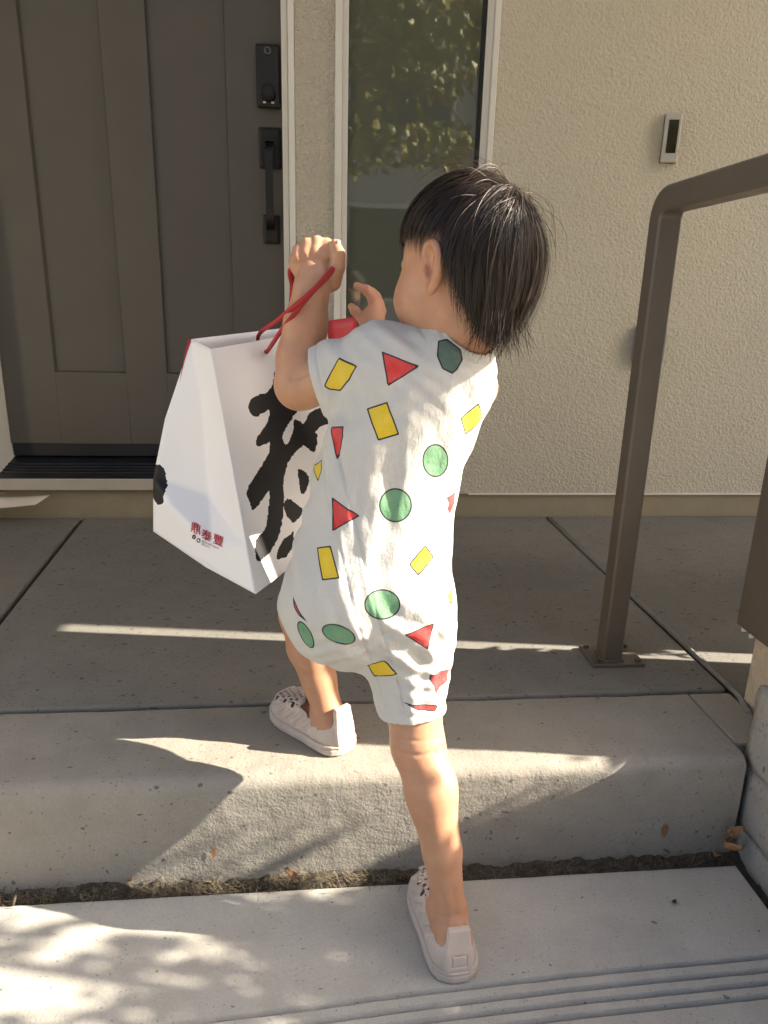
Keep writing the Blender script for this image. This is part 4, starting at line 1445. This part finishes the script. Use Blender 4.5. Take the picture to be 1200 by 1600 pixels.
def oval(c, rx, ry, rot=0, n=22):
    r = math.radians(rot)
    return [(c[0] + rx * math.cos(t_) * math.cos(r) - ry * math.sin(t_) * math.sin(r), c[1] + rx * math.cos(t_) * math.sin(r) + ry * math.sin(t_) * math.cos(r)) for t_ in np.linspace(0, 2 * math.pi, n, endpoint=False)]


shapes = [
    (YEL, z4((348, 247), (437, 290), (400, 360), (352, 415), (300, 408), (272, 390), (305, 320))),
    (RED, z4((556, 217), (748, 290), (585, 393))),
    (GRD, z4((835, 165), (880, 155), (950, 210), (958, 260), (930, 310), (905, 330), (855, 305), (828, 240))),
    (YEL, z4((482, 500), (585, 466), (645, 628), (538, 660))),
    (YEL, z4((945, 550), (1035, 472), (1053, 545), (970, 632))),
    (RED, z4((308, 590), (370, 587), (368, 640), (337, 755), (310, 640))),
    (GRN, z4(*oval((822, 757), 65, 83))),
    (GRN, z4(*oval((625, 977), 82, 85))),
    (YEL, z4((212, 775), (262, 752), (262, 800), (242, 862))),
    (RED, z4((310, 935), (450, 1030), (312, 1108))),
    (RED, z4((877, 940), (922, 910), (915, 970), (893, 1022), (880, 995), (890, 970))),
    (YEL, z5((237, 112), (305, 103), (350, 265), (262, 275))),
    (YEL, z5((772, 100), (815, 157), (738, 253), (690, 195))),
    (GRN, z5(*oval((560, 393), 90, 76))),
    (GRN, z5(*oval((345, 540), 88, 45, 20))),
    (GRN, z5(*oval((183, 542), 75, 28, 62))),
    (RED, z5((118, 345), (135, 390), (200, 490), (150, 450), (122, 400))),
    (RED, z5((666, 542), (818, 483), (785, 618))),
    (YEL, z5((483, 693), (568, 668), (637, 738), (520, 750))),
    (RED, z5((793, 738), (890, 710), (882, 765), (825, 837))),
    (RED, z5((655, 870), (835, 888), (820, 922), (735, 915))),
    (YEL, z5((882, 348), (903, 293), (908, 388), (888, 388))),
    (YEL, z4((357, 125), (395, 117), (380, 140))),
]
sdv = np.full(len(V), 1.0); pcol = np.tile(np.array([0.8, 0.8, 0.8, 1.0]), (len(V), 1))


def lay(ctr, nrm, pts3, colr):
    nrm = unit(nrm)
    t1 = unit(np.cross(nrm, (0, 0, 1))); t2 = np.cross(nrm, t1)
    T = np.stack([t1, t2], 1)
    poly = (np.array(pts3) - ctr) @ T
    R_ = np.linalg.norm(poly, axis=1).max() + 0.012
    w = V - ctr
    m = (np.linalg.norm(w, axis=1) < R_ * 1.35) & (N @ nrm > -0.25) & (np.abs(w @ nrm) < 0.035)
    if not m.any(): return
    sd_ = polysd(w[m] @ T, poly)
    idx_ = np.where(m)[0]
    better = sd_ < sdv[idx_]
    sdv[idx_[better]] = sd_[better]; pcol[idx_[better], :3] = colr


for colr, px in shapes:
    px = np.array(px); ctr = px.mean(0)
    hc = hit(*ctr)
    k = 0
    while hc[0] is None and k < 12:
        ctr = ctr + (np.array([610, 800]) - ctr) * 0.02; hc = hit(*ctr); k += 1
    if hc[0] is None: continue
    pts3 = []; nn = np.zeros(3)
    for q in px:
        f = 0.0; hq = hit(*q)
        while hq[0] is None and f < 0.9:
            f += 0.05; hq = hit(*(q * (1 - f) + ctr * f))
        if hq[0] is not None and (hq[0] - hc[0]).length < 0.07:
            pts3.append(np.array(hq[0]))
    if len(pts3) < 3: continue
    # mean cloth normal round the centre
    w = np.linalg.norm(V - np.array(hc[0]), axis=1)
    nn = N[(w < 0.012) & (N @ (CAM - np.array(hc[0])) > 0)].mean(0)
    lay(np.array(hc[0]), nn, pts3, colr)
# the unseen front carries the same print
random.seed(5)
for kk in range(26):
    org = Vector((0.1 + random.uniform(-0.12, 0.12), 0.5, random.uniform(0.16, 0.60)))
    hq = bvh.ray_cast(org, Vector((0, -1, 0)))
    if hq[0] is None: continue
    c = np.array(hq[0]); nn = np.array(hq[1]); nn = nn if nn[1] > 0 else -nn
    t1 = unit(np.cross(nn, (0, 0, 1))); t2 = np.cross(nn, t1); rt = random.uniform(0, 6)
    kind = kk % 3
    if kind == 0: pg = [(0.018 * math.cos(a), 0.018 * math.sin(a)) for a in np.linspace(0, 6.28, 18, endpoint=False)]
    elif kind == 1: pg = [(0.022 * math.cos(rt + a), 0.022 * math.sin(rt + a)) for a in (0, 2.09, 4.19)]
    else: pg = [(x * math.cos(rt) - y * math.sin(rt), x * math.sin(rt) + y * math.cos(rt)) for x, y in ((-.011, -.017), (.011, -.017), (.011, .017), (-.011, .017))]
    pts3 = [c + t1 * x + t2 * y for x, y in pg]
    if ((np.linalg.norm(V - c, axis=1) < 0.03) & (sdv < 0)).any(): continue
    lay(c, nn, pts3, (GRN, RED, YEL)[kind])
me = mesh_np('romper', V, Q)
attr(me, 'sd', sdv); attr(me, 'pcol', pcol, 'FLOAT_COLOR')
romper = link('romper', me, M['romper'], person, True)
romper['label'] = 'white short-sleeved cotton romper printed with red, yellow and green shapes'

# ------------------------------------------------------------------ moulded foam slip-on shoes


def make_shoe():
    """shoe axes: x from heel to toe, y to the left, z up; length 0.168"""
    L = 0.168
    f = Field((-0.012, -0.046, -0.004), (L + 0.010, 0.046, 0.082), 0.00125)
    x, y, z = np.meshgrid(*f.ax, indexing='ij', sparse=True)
    xo = [0.0, 0.0025, 0.008, 0.018, 0.035, 0.060, 0.085, 0.108, 0.128, 0.145, 0.157, 0.165, 0.168]
    ho = [0.0075, 0.0150, 0.0225, 0.0275, 0.0295, 0.0295, 0.0320, 0.0350, 0.0350, 0.0305, 0.0230, 0.0130, 0.0045]
    outl = np.array([(a, b + 0.002 * math.sin(a * 20)) for a, b in zip(xo, ho)] + [(a, -b + 0.002 * math.sin(a * 20)) for a, b in list(zip(xo, ho))[::-1]])
    gx2, gy2 = np.meshgrid(f.ax[0], f.ax[1], indexing='ij')
    sd2 = polysd(np.stack([gx2.ravel(), gy2.ravel()], 1), outl).reshape(gx2.shape)[:, :, None]

    def foot(off, inset):
        return sd2 - off + inset

    # height of the upper: tall heel counter, low ankle opening, rounded toe box
    top = np.interp(x, [-0.01, 0.0, 0.02, 0.045, 0.07, 0.095, 0.125, 0.150, 0.165, 0.18], [0.058, 0.058, 0.050, 0.043, 0.052, 0.056, 0.050, 0.040, 0.026, 0.012])
    shrink = 0.010 * np.clip((z - 0.012) / 0.045, 0, 1) ** 1.6
    fo = foot(0.0, 0.0)
    up = np.maximum(fo + shrink * 0.9, (z - top) * 0.8)
    k = 0.016
    hh = np.maximum(k - np.abs((fo + shrink * 0.9) - (z - top) * 0.8), 0) / k
    up = up + hh * hh * k * 0.25
    up = np.maximum(up, 0.004 - z)
    # scalloped relief on the sides
    rel = 0.0020 * np.sin(x * 330 + 2.2 * np.sin(z * 190)) * np.clip((z - 0.016) / 0.006, 0, 1) * np.clip((0.046 - z) / 0.008, 0, 1) * np.clip((x - 0.03) / 0.015, 0, 1)
    up = up - rel
    inn = np.maximum(fo + shrink * 0.9 + 0.0048, 0.012 - z)
    inn = np.maximum(inn, (z - (top - 0.005)) * np.where(x > 0.082, 1.0, 0.0) - np.where(x > 0.082, 0, 0.05))
    d = np.maximum(up, -inn)
    # ankle opening
    op = np.sqrt(((x - 0.051) / 0.0385) ** 2 + (y / 0.0240) ** 2) - 1
    opening = np.maximum(op * 0.02, 0.018 - z)
    tab = (np.abs(y) < 0.015) & (x < 0.016)
    d = np.where(tab, d, np.maximum(d, -opening))
    # pull tab at the heel
    tx_ = 0.0035 + 0.009 * np.clip((z - 0.02) / 0.05, 0, 1)
    tabd = np.maximum(np.maximum(np.abs(x - tx_) - 0.0042, np.abs(y) - 0.0165 + 0.10 * np.clip(z - 0.04, 0, 1)), np.maximum(z - 0.0715, 0.010 - z))
    d = smin(d, tabd, 0.003)
    # recessed label on the tab
    lab = np.maximum(np.maximum(np.abs(np.abs(y) - 0.0095) - 0.0006, np.abs(z - 0.031) - 0.0075), np.abs(x - (tx_ - 0.0045)) - 0.002)
    lab2 = np.maximum(np.maximum(np.abs(y) - 0.0095, np.abs(np.abs(z - 0.031) - 0.0072) - 0.0006), np.abs(x - (tx_ - 0.0045)) - 0.002)
    d = np.maximum(d, -np.minimum(lab, lab2))
    # lattice holes over the toe
    for i, xc in enumerate(np.arange(0.096, 0.150, 0.0095)):
        for j in range(-3, 4):
            yc = j * 0.0085 + (0.004 if i % 2 else 0)
            if abs(yc) > 0.026 - 0.1 * max(0, xc - 0.125): continue
            hole = np.maximum(np.maximum(np.abs(x - xc) - 0.0026, np.abs(y - yc) - 0.0026), -(up + 0.0036))
            d = np.maximum(d, -hole)
    # sole: wider, with a groove round it
    so = np.maximum(foot(0.0030, 0.0), np.maximum(z - 0.0165, -z))
    gr = np.maximum(np.abs(z - 0.0115) - 0.0011, -(foot(0.0030, 0.0) + 0.0016))
    so = np.maximum(so, -gr)
    hh = np.maximum(0.006 - np.abs(so - (-z)), 0)
    so = np.maximum(so, 0.001 - z)
    Vu, Qu = nets(d.astype(np.float32), f.lo, f.h); Vs, Qs = nets(so.astype(np.float32), f.lo, f.h)
    return (smooth(Vu, Qu, 2), Qu), (smooth(Vs, Qs, 2), Qs)


(uV, uQ), (sV, sQ) = make_shoe()
me_u = mesh_np('shoe', uV, uQ); me_s = mesh_np('sole', sV, sQ)
for me_ in (me_u, me_s):
    me_.materials.append(M['clog']); me_.polygons.foreach_set('use_smooth', np.ones(len(me_.polygons), bool))
for sh, lab_, pit in ((SHOE_R, 'right foam slip-on shoe on the lower tread', 0.0), (SHOE_L, 'left foam slip-on shoe on the landing edge', 0.0)):
    o = link('shoe', me_u, None, person); o['label'] = 'pale taupe ' + lab_
    so_ = link('sole', me_s, None, o)
    o.location = Vector(sh['heel']) + Vector((0, 0, 0.0008)); o.rotation_euler = (0, pit, sh['az']); o.scale = (1.03, 1.05, 1.03)

#@@BAG
# ------------------------------------------------------------------ paper carrier bag hanging from the fist
bag = empty('paper_bag', (-0.1, 0.12, 0.26))
tag(bag, 'white paper carrier bag with black brush lettering and red cord handles', 'bag')
bC, bT = P3(400, 928, 0.05), P3(330, 545, 0.115)
bB, bF = P3(240, 830, 0.205), P3(300, 530, 0.175)
bE = np.array([0.172, 0.182, 0.075]); bEt = np.array([0.180, 0.196, 0.026]); bEf = np.array([0.200, 0.170, 0.022])
EN = unit(np.cross(bE, bT - bC)); EN = EN if EN[1] < 0 else -EN     # out of the near panel, towards the child


def sheet(name, c00, c10, c01, c11, nu, nv, bulge, nrm, mat, sdfun=None, parent=bag, seed=0):
    u, v = np.meshgrid(np.linspace(0, 1, nu), np.linspace(0, 1, nv), indexing='ij')
    u, v = u.ravel()[:, None], v.ravel()[:, None]
    V = (c00 * (1 - u) + c10 * u) * (1 - v) + (c01 * (1 - u) + c11 * u) * v
    V = V + nrm * (bulge * np.sin(math.pi * u) * np.sin(math.pi * v * 0.8 + 0.25) + 0.0015 * vnoise(V, 14, seed)[:, None])
    idx = np.arange(nu * nv).reshape(nu, nv)
    Q = np.stack([idx[:-1, :-1], idx[1:, :-1], idx[1:, 1:], idx[:-1, 1:]], -1).reshape(-1, 4)
    me = mesh_np(name, V, Q)
    if sdfun is not None:
        sd_, pc_ = sdfun(V)
        attr(me, 'sd', sd_); attr(me, 'pcol', pc_, 'FLOAT_COLOR')
    else:
        attr(me, 'sd', np.ones(len(V))); attr(me, 'pcol', np.ones((len(V), 4)), 'FLOAT_COLOR')
    o = link(name, me, mat, parent, True)
    o.modifiers.new('th', 'SOLIDIFY').thickness = 0.0008
    return o


def onplane(u, v, p0, n):
    r = ray(u, v)
    return CAM + r * ((p0 - CAM).dot(n) / r.dot(n))


def z3(*pts): return [(220 + x / 3.5294, 500 + y / 3.5294) for x, y in pts]


BRUSH = [
    z3((745, 285), (735, 350), (700, 400), (640, 420), (605, 450), (600, 490), (625, 528), (660, 520), (700, 490), (715, 500), (705, 560), (650, 640), (635, 670), (645, 690), (680, 685), (710, 665), (708, 730), (660, 820), (588, 940), (604, 1000), (615, 1050), (660, 1000), (710, 935), (705, 1050), (690, 1150), (640, 1210), (634, 1270), (640, 1325), (665, 1320), (720, 1260), (770, 1150), (785, 1000), (785, 850), (830, 750), (880, 700), (905, 690), (955, 725), (975, 640), (960, 620), (1000, 580), (1060, 560), (1060, 470), (960, 500), (920, 540), (900, 575), (880, 560), (850, 555), (845, 600), (830, 650), (800, 690), (780, 660), (785, 620), (820, 560), (870, 480), (800, 465), (780, 440), (775, 300)),
    z3((865, 820), (890, 830), (925, 880), (890, 960), (870, 900)),
    z3((805, 985), (870, 1030), (885, 1060), (840, 1115), (800, 1070), (790, 1020)),
    z3((840, 1160), (835, 1240), (800, 1300), (755, 1315), (752, 1290), (780, 1220), (820, 1190)),
]
E1 = unit(bE); E2 = unit(np.cross(EN, E1))


def brush_sd(V):
    T = np.stack([E1, E2], 1)
    p = (V - bC) @ T
    sd_ = np.full(len(V), 1.0)
    for poly in BRUSH:
        pl_ = np.array(poly + poly[:1]); pl_ = spline(pl_, len(poly) * 3)[:-1]
        pts = np.array([onplane(u, v, bC, EN) for u, v in pl_])
        sd_ = np.minimum(sd_, polysd(p, (pts - bC) @ T))
    return sd_, np.tile((0.014, 0.013, 0.014, 1.0), (len(V), 1))


sheet('front_panel', bC, bC + bE, bT, bT + bEt, 130, 170, 0.004, EN, M['bag'], brush_sd, seed=3)
sheet('back_panel', bB, bB + bE, bF, bF + bEf, 24, 30, -0.004, EN, M['bag'], seed=5)
# red sleeve round the upper part of the back panel
r0 = bB * 0.42 + bF * 0.58 - EN * 0.004 - E1 * 0.0045; r1 = bF - EN * 0.003 - E1 * 0.0045 + E2 * 0.001
sheet('red_band', r0, r0 + (bE * 0.42 + bEf * 0.58), r1, r1 + bEf, 20, 14, -0.003, EN, M['bag_red'], seed=7)
rg0 = bT + bE * 1.0
pA, pB = P3(512, 501, 0.235), P3(556, 495, 0.255)
sheet('red_flap', P3(516, 585, 0.235), P3(562, 575, 0.255), pA, pB, 6, 6, 0.002, EN, M['bag_red'])
sheet('end_gusset', P3(498, 585, 0.215), P3(516, 585, 0.237), P3(500, 505, 0.215), P3(512, 501, 0.237), 6, 6, 0.0, EN, M['bag'])
# right side gusset and base (hidden behind the child)
sheet('gusset', bC + bE, bB + bE, bT + bEt, bF + bEf, 10, 16, -0.02, E1, M['bag'])
sheet('base', bC, bB, bC + bE, bB + bE, 10, 10, 0.0, EN, M['bag'])
# left gusset: creased facets
K = dict(T=bT, F=bF, C=bC, B=bB)


def edge(a, b, f): return K[a] * (1 - f) + K[b] * f


K['N0'] = edge('T', 'C', 0.17); K['N1'] = edge('T', 'C', 0.50); K['N2'] = edge('T', 'C', 0.80)
K['M0'] = P3(258, 655, 0.190); K['M1'] = P3(240, 745, 0.200)
inw = E1
K['P'] = P3(327, 776, 0.180)
K['Q'] = P3(318, 640, 0.168)
K['R'] = P3(352, 700, 0.118)
K['S'] = P3(322, 886, 0.125)
K['U'] = P3(268, 790, 0.166); K['W'] = P3(330, 850, 0.116)
tris = [('T', 'N0', 'Q'), ('T', 'Q', 'F'), ('F', 'Q', 'M0'), ('N0', 'R', 'Q'), ('N0', 'N1', 'R'), ('Q', 'R', 'P'), ('M0', 'Q', 'P'), ('M0', 'P', 'M1'), ('M1', 'P', 'U'), ('M1', 'U', 'B'), ('U', 'P', 'W'), ('U', 'W', 'S'), ('B', 'U', 'S'), ('R', 'N1', 'P'), ('N1', 'N2', 'P'), ('P', 'N2', 'W'), ('W', 'N2', 'C'), ('W', 'C', 'S')]
GV = {}; GL = []; GF = []


def gv(p):
    k = tuple(np.round(p, 6))
    if k not in GV:
        GV[k] = len(GL); GL.append(np.array(p))
    return GV[k]


m_ = 14
for (a, b, c) in tris:
    A_, B_, C_ = K[a], K[b], K[c]
    ids_ = {}
    for i in range(m_ + 1):
        for j in range(m_ + 1 - i):
            ids_[i, j] = gv(A_ + (B_ - A_) * i / m_ + (C_ - A_) * j / m_)
    for i in range(m_):
        for j in range(m_ - i):
            GF.append((ids_[i, j], ids_[i + 1, j], ids_[i, j + 1]))
            if j < m_ - i - 1:
                GF.append((ids_[i + 1, j], ids_[i + 1, j + 1], ids_[i, j + 1]))
GLa = np.array(GL)
# relax the creases a little so the paper bends instead of breaking
Ed = np.array([(f[k], f[(k + 1) % 3]) for f in GF for k in range(3)])
bord = np.zeros(len(GLa), bool)
ek = {}
for a, b in Ed:
    kx_ = (min(a, b), max(a, b)); ek[kx_] = ek.get(kx_, 0) + 1
for (a, b), n_ in ek.items():
    if n_ == 1: bord[a] = bord[b] = True
deg = np.bincount(Ed.ravel(), minlength=len(GLa))
for it in range(1):
    S_ = np.stack([np.bincount(Ed[:, 0], GLa[Ed[:, 1], ax], len(GLa)) + np.bincount(Ed[:, 1], GLa[Ed[:, 0], ax], len(GLa)) for ax in range(3)], 1) / deg[:, None]
    GLa = np.where(bord[:, None], GLa, 0.5 * GLa + 0.5 * S_)
me = mesh_np('side_gusset', GLa, GF)
poly = z3((40, 790), (110, 800), (135, 830), (140, 880), (150, 905), (152, 930), (147, 990), (115, 1010), (80, 990), (40, 940))
pts = np.array([onplane(u, v, K['M1'], unit(np.cross(K['B'] - K['M1'], K['P'] - K['M1']))) for u, v in poly])
nn = unit(np.cross(K['B'] - K['M1'], K['P'] - K['M1'])); t1 = unit(K['P'] - K['M1']); t2 = np.cross(nn, t1); T = np.stack([t1, t2], 1)
attr(me, 'sd', polysd((GLa - K['M1']) @ T, (pts - K['M1']) @ T)); attr(me, 'pcol', np.tile((0.014, 0.013, 0.014, 1.0), (len(GLa), 1)), 'FLOAT_COLOR')
go = link('side_gusset', me, M['bag'], bag, True)
go.modifiers.new('th', 'SOLIDIFY').thickness = 0.0008
gb = BVHTree.FromPolygons([Vector(v) for v in GLa], GF)


def drape(name, V2, Fc, mat, lift=0.0028):
    out = []
    for (u, v) in V2:
        r = unit(ray(u, v)); h_ = gb.ray_cast(Vector(CAM), Vector(r))
        if h_[0] is None: h_ = gb.find_nearest(Vector(P3(u, v, 0.14)))
        out.append(np.array(h_[0]) - r * lift)
    return link(name, mesh_np(name, out, Fc), mat, bag)


def lettering(name, text, o_, ux, uy, size, mat, bold=0.0):
    cu = bpy.data.curves.new(name, 'FONT'); cu.body = text; cu.size = 1.0; cu.resolution_u = 3; cu.offset = bold
    ob = bpy.data.objects.new(name, cu); COL.objects.link(ob)
    dg = bpy.context.evaluated_depsgraph_get(); dg.update()
    me = bpy.data.meshes.new_from_object(ob.evaluated_get(dg))
    bpy.data.objects.remove(ob)
    V2 = [(o_[0] + size * (v.co.x * ux[0] + v.co.y * uy[0]), o_[1] + size * (v.co.x * ux[1] + v.co.y * uy[1])) for v in me.vertices]
    Fc = [tuple(p.vertices) for p in me.polygons]
    if Fc:
        drape(name, V2, Fc, mat)


UX, UY = (0.95, 0.40), (0.10, -1.0)
for ch, x, y in (('鼎', 297, 828), ('泰', 313.5, 839.5), ('豐', 332, 847)):
    lettering('logo_character', ch, (x, y), UX, UY, 17.5, M['ink_red'], 0.012)
for tx, x, y in (('DIN', 302, 833.5), ('TAI', 319, 843), ('FUNG', 336.5, 848)):
    lettering('logo_word', tx, (x, y), UX, UY, 3.6, M['ink_red'])
for k, (x, y) in enumerate(((303, 839), (310, 844.5))):
    pts_ = [(x + 3.1 * math.cos(a), y + 3.6 * math.sin(a)) for a in np.linspace(0, 2 * math.pi, 20, endpoint=False)]
    drape('social_icon', pts_, [tuple(range(20))], M['ink_black'], 0.0024)
lettering('icon_letter', 'f', (302.2, 841.2), UX, UY, 5.5, M['ink_white'])
sq = [(310 + dx, 844.5 + dy + 0.35 * dx) for dx, dy in ((-1.5, -1.5), (1.5, -1.5), (1.5, 1.5), (-1.5, 1.5))]
drape('icon_square', sq, [(0, 1, 2, 3)], M['ink_white'], 0.0032)
lettering('handle_text', '@dintaifungusa', (314.5, 846.5), UX, UY, 4.6, M['ink_black'])
lettering('handle_text', 'dtf.com', (314.5, 851), UX, UY, 4.6, M['ink_black'])
# red cords: each runs from its panel up through the fist and back down
gR = P3(522, 411, 0.050); gL = P3(455, 420, 0.056); gM = P3(490, 408, 0.058)
h1 = onplane(416, 549, bC, EN) + EN * 0.003
cord1 = spline([h1 - EN * 0.008, h1, P3(440, 516, 0.040), P3(476, 470, 0.000), P3(505, 437, 0.006), P3(521, 418, 0.026), gR, gM, gL, P3(456, 445, 0.080), P3(455, 470, 0.11), P3(452, 500, 0.14), P3(452, 540, 0.16)], 90)
tube('cord_handle', cord1, 0.0031, M['rope'], bag, 10)
h2 = P3(404, 524, 0.225)
cord2 = spline([h2 + np.array([0.002, 0.01, -0.03]), h2, P3(432, 502, 0.075), P3(452, 485, 0.020), P3(468, 472, -0.001), P3(498, 446, 0.000), P3(518, 424, 0.018), gR + np.array([0, 0.003, 0.004]), gM + np.array([0, 0.006, 0.004]), gL + np.array([0.001, 0.006, 0.003]), P3(460, 440, 0.09), P3(461, 470, 0.12), P3(457, 500, 0.15), P3(457, 540, 0.18)], 90)
tube('cord_handle', cord2, 0.0031, M['rope'], bag, 10)

# ------------------------------------------------------------------ what stands behind the camera: reflected in the glass, and things added to shade the scene
opp = empty('house', (0, -9, -0.7)); tag(opp, 'pale house across the yard, seen only mirrored in the window', 'house')
box('wall', -9, 11, -9.4, -9, -0.7, 5.4, M['house_far'], opp)
bm = box_bm(-9.5, 11.5, -9.9, -8.3, 5.4, 5.65); bm_obj('roof', bm, M['door'], opp)
for (x0, x1, z0, z1) in ((0.6, 2.2, 0.7, 2.1), (3.6, 5.0, 0.7, 2.1), (-4, -2.4, 0.7, 2.1), (0.6, 2.2, 3.2, 4.4)):
    w = box('window', x0 - .08, x1 + .08, -9.0, -8.95, z0 - .08, z1 + .08, M['trim'], opp)
    box('pane', x0, x1, -8.955, -8.94, z0, z1, M['far_glass'], w)


nb = empty('house', (6, 3, -0.7)); tag(nb, 'unseen house added on the right to block the low sun', 'house')
box('wall', 5.0, 9.0, 0.62 - 0.1389 * 5.0, 7.0, -0.7, 4.6, M['house_far'], nb)  # added sun blocker, its edge set along the sun's slope
box('roof', 4.8, 9.2, 0.62 - 0.1389 * 5.0 - 0.02, 7.2, 4.602, 4.8, M['door'], nb)
w = box('window', 4.95, 5.0, 1.5, 2.6, 0.8, 2.0, M['trim'], nb); box('pane', 4.94, 4.955, 1.6, 2.5, 0.9, 1.9, M['far_glass'], w)


def leaves(name, clusters, size, mat, parent, seed):
    r_ = np.random.default_rng(seed)
    V = []; Fc = []
    for (c, rad, n) in clusters:
        for i in range(n):
            d = r_.normal(size=3); d /= np.linalg.norm(d)
            p = np.array(c) + np.array(rad) * d * r_.random() ** 0.45
            L = size * r_.uniform(0.6, 1.25); W = L * 0.36
            ax = unit(r_.normal(size=3) + np.array([0, 0, -0.6])); s_ = unit(np.cross(ax, r_.normal(size=3))); nn = np.cross(ax, s_)
            b = len(V)
            V += [p, p + ax * L * 0.45 + s_ * W, p + ax * L - nn * L * 0.1, p + ax * L * 0.45 - s_ * W, p + ax * L * 0.45 + nn * W * 0.25]
            Fc += [(b, b + 1, b + 4), (b + 1, b + 2, b + 4), (b + 2, b + 3, b + 4), (b + 3, b, b + 4)]
    return link(name, mesh_np(name, V, Fc), mat, parent)


def tree(name, base, trunk, branches, clusters, size, mat, label, cat, seed):
    e = empty(name, base); tag(e, label, cat)
    tube('trunk', trunk, list(np.linspace(0.05, 0.018, len(trunk))), M['bark'], e)
    for b in branches:
        tube('branch', b, list(np.linspace(0.014, 0.004, len(b))), M['bark'], e, 6)
    leaves('crown', clusters, size, mat, e, seed)
    return e


def AB(A, B, z):     # a point at height z whose shadow line meets the landing plane at (A, B)
    return (A + 1.80 * z, B - 0.25 * z, z)


cl_ = []
for (A, B, z, ra, rb, n) in ((0.62, -0.27, 0.75, 0.24, 0.17, 900), (0.34, -0.20, 0.85, 0.12, 0.12, 300), (0.62, -0.07, 0.80, 0.20, 0.05, 170), (0.42, 0.03, 0.9, 0.07, 0.04, 12), (0.62, 0.04, 0.9, 0.09, 0.04, 26), (0.20, -0.34, 0.9, 0.10, 0.08, 110), (0.10, -0.20, 0.95, 0.07, 0.06, 40), (-0.05, -0.30, 1.0, 0.10, 0.07, 45), (0.12, -0.07, 1.0, 0.06, 0.04, 26), (-0.12, -0.16, 1.0, 0.06, 0.05, 24), (0.02, -0.44, 1.0, 0.12, 0.06, 60), (-1.09, 0.078, 1.6, 0.055, 0.050, 260), (0.52, 0.335, 0.51, 0.26, 0.025, 75)):
    cl_.append((AB(A, B, z), (ra, rb, 0.02 if (z > 1.5 or z < 0.55) else 0.10), n))  # leaf clusters set on sun rays to shade steps, head and strip
tree('dapple_tree', (2.4, -0.75, -0.7), [(2.4, -0.75, -0.7), (2.38, -0.72, 0.0), (2.3, -0.65, 0.5), (2.15, -0.55, 0.95)],
     [[(2.3, -0.65, 0.5), (2.1, -0.5, 0.7), (1.9, -0.45, 0.8)], [(2.35, -0.7, 0.3), (2.2, -0.4, 0.6), (2.0, -0.3, 0.75)], [(2.15, -0.55, 0.95), (1.9, -0.5, 1.0), (1.7, -0.55, 1.0)], [(2.15, -0.55, 0.95), (2.0, -0.45, 1.3), (1.75, -0.28, 1.6)]],
     cl_, 0.042, M['leaf'], 'unseen leafy tree added right of the steps to cast dappled shade', 'tree', 3)
cl_ = [((0.75, -3.2, 2.75), (0.8, 0.5, 0.5), 900), ((0.42, -3.0, 1.95), (0.22, 0.3, 0.30), 220), ((1.0, -3.2, 1.95), (0.45, 0.35, 0.22), 260), ((0.9, -3.6, 3.3), (1.2, 0.7, 0.6), 900)]
tree('garden_tree', (1.9, -4.2, -0.7), [(1.9, -4.2, -0.7), (1.85, -4.1, 1.0), (1.6, -3.8, 2.4), (1.3, -3.5, 3.3)],
     [[(1.7, -3.9, 2.0), (1.2, -3.4, 2.3), (0.5, -3.1, 2.3)], [(1.6, -3.8, 2.4), (1.0, -3.4, 2.8), (0.4, -3.2, 2.9)]],
     cl_, 0.11, M['leaf_gold'], 'tree with turning leaves, mirrored in the window', 'tree', 5)
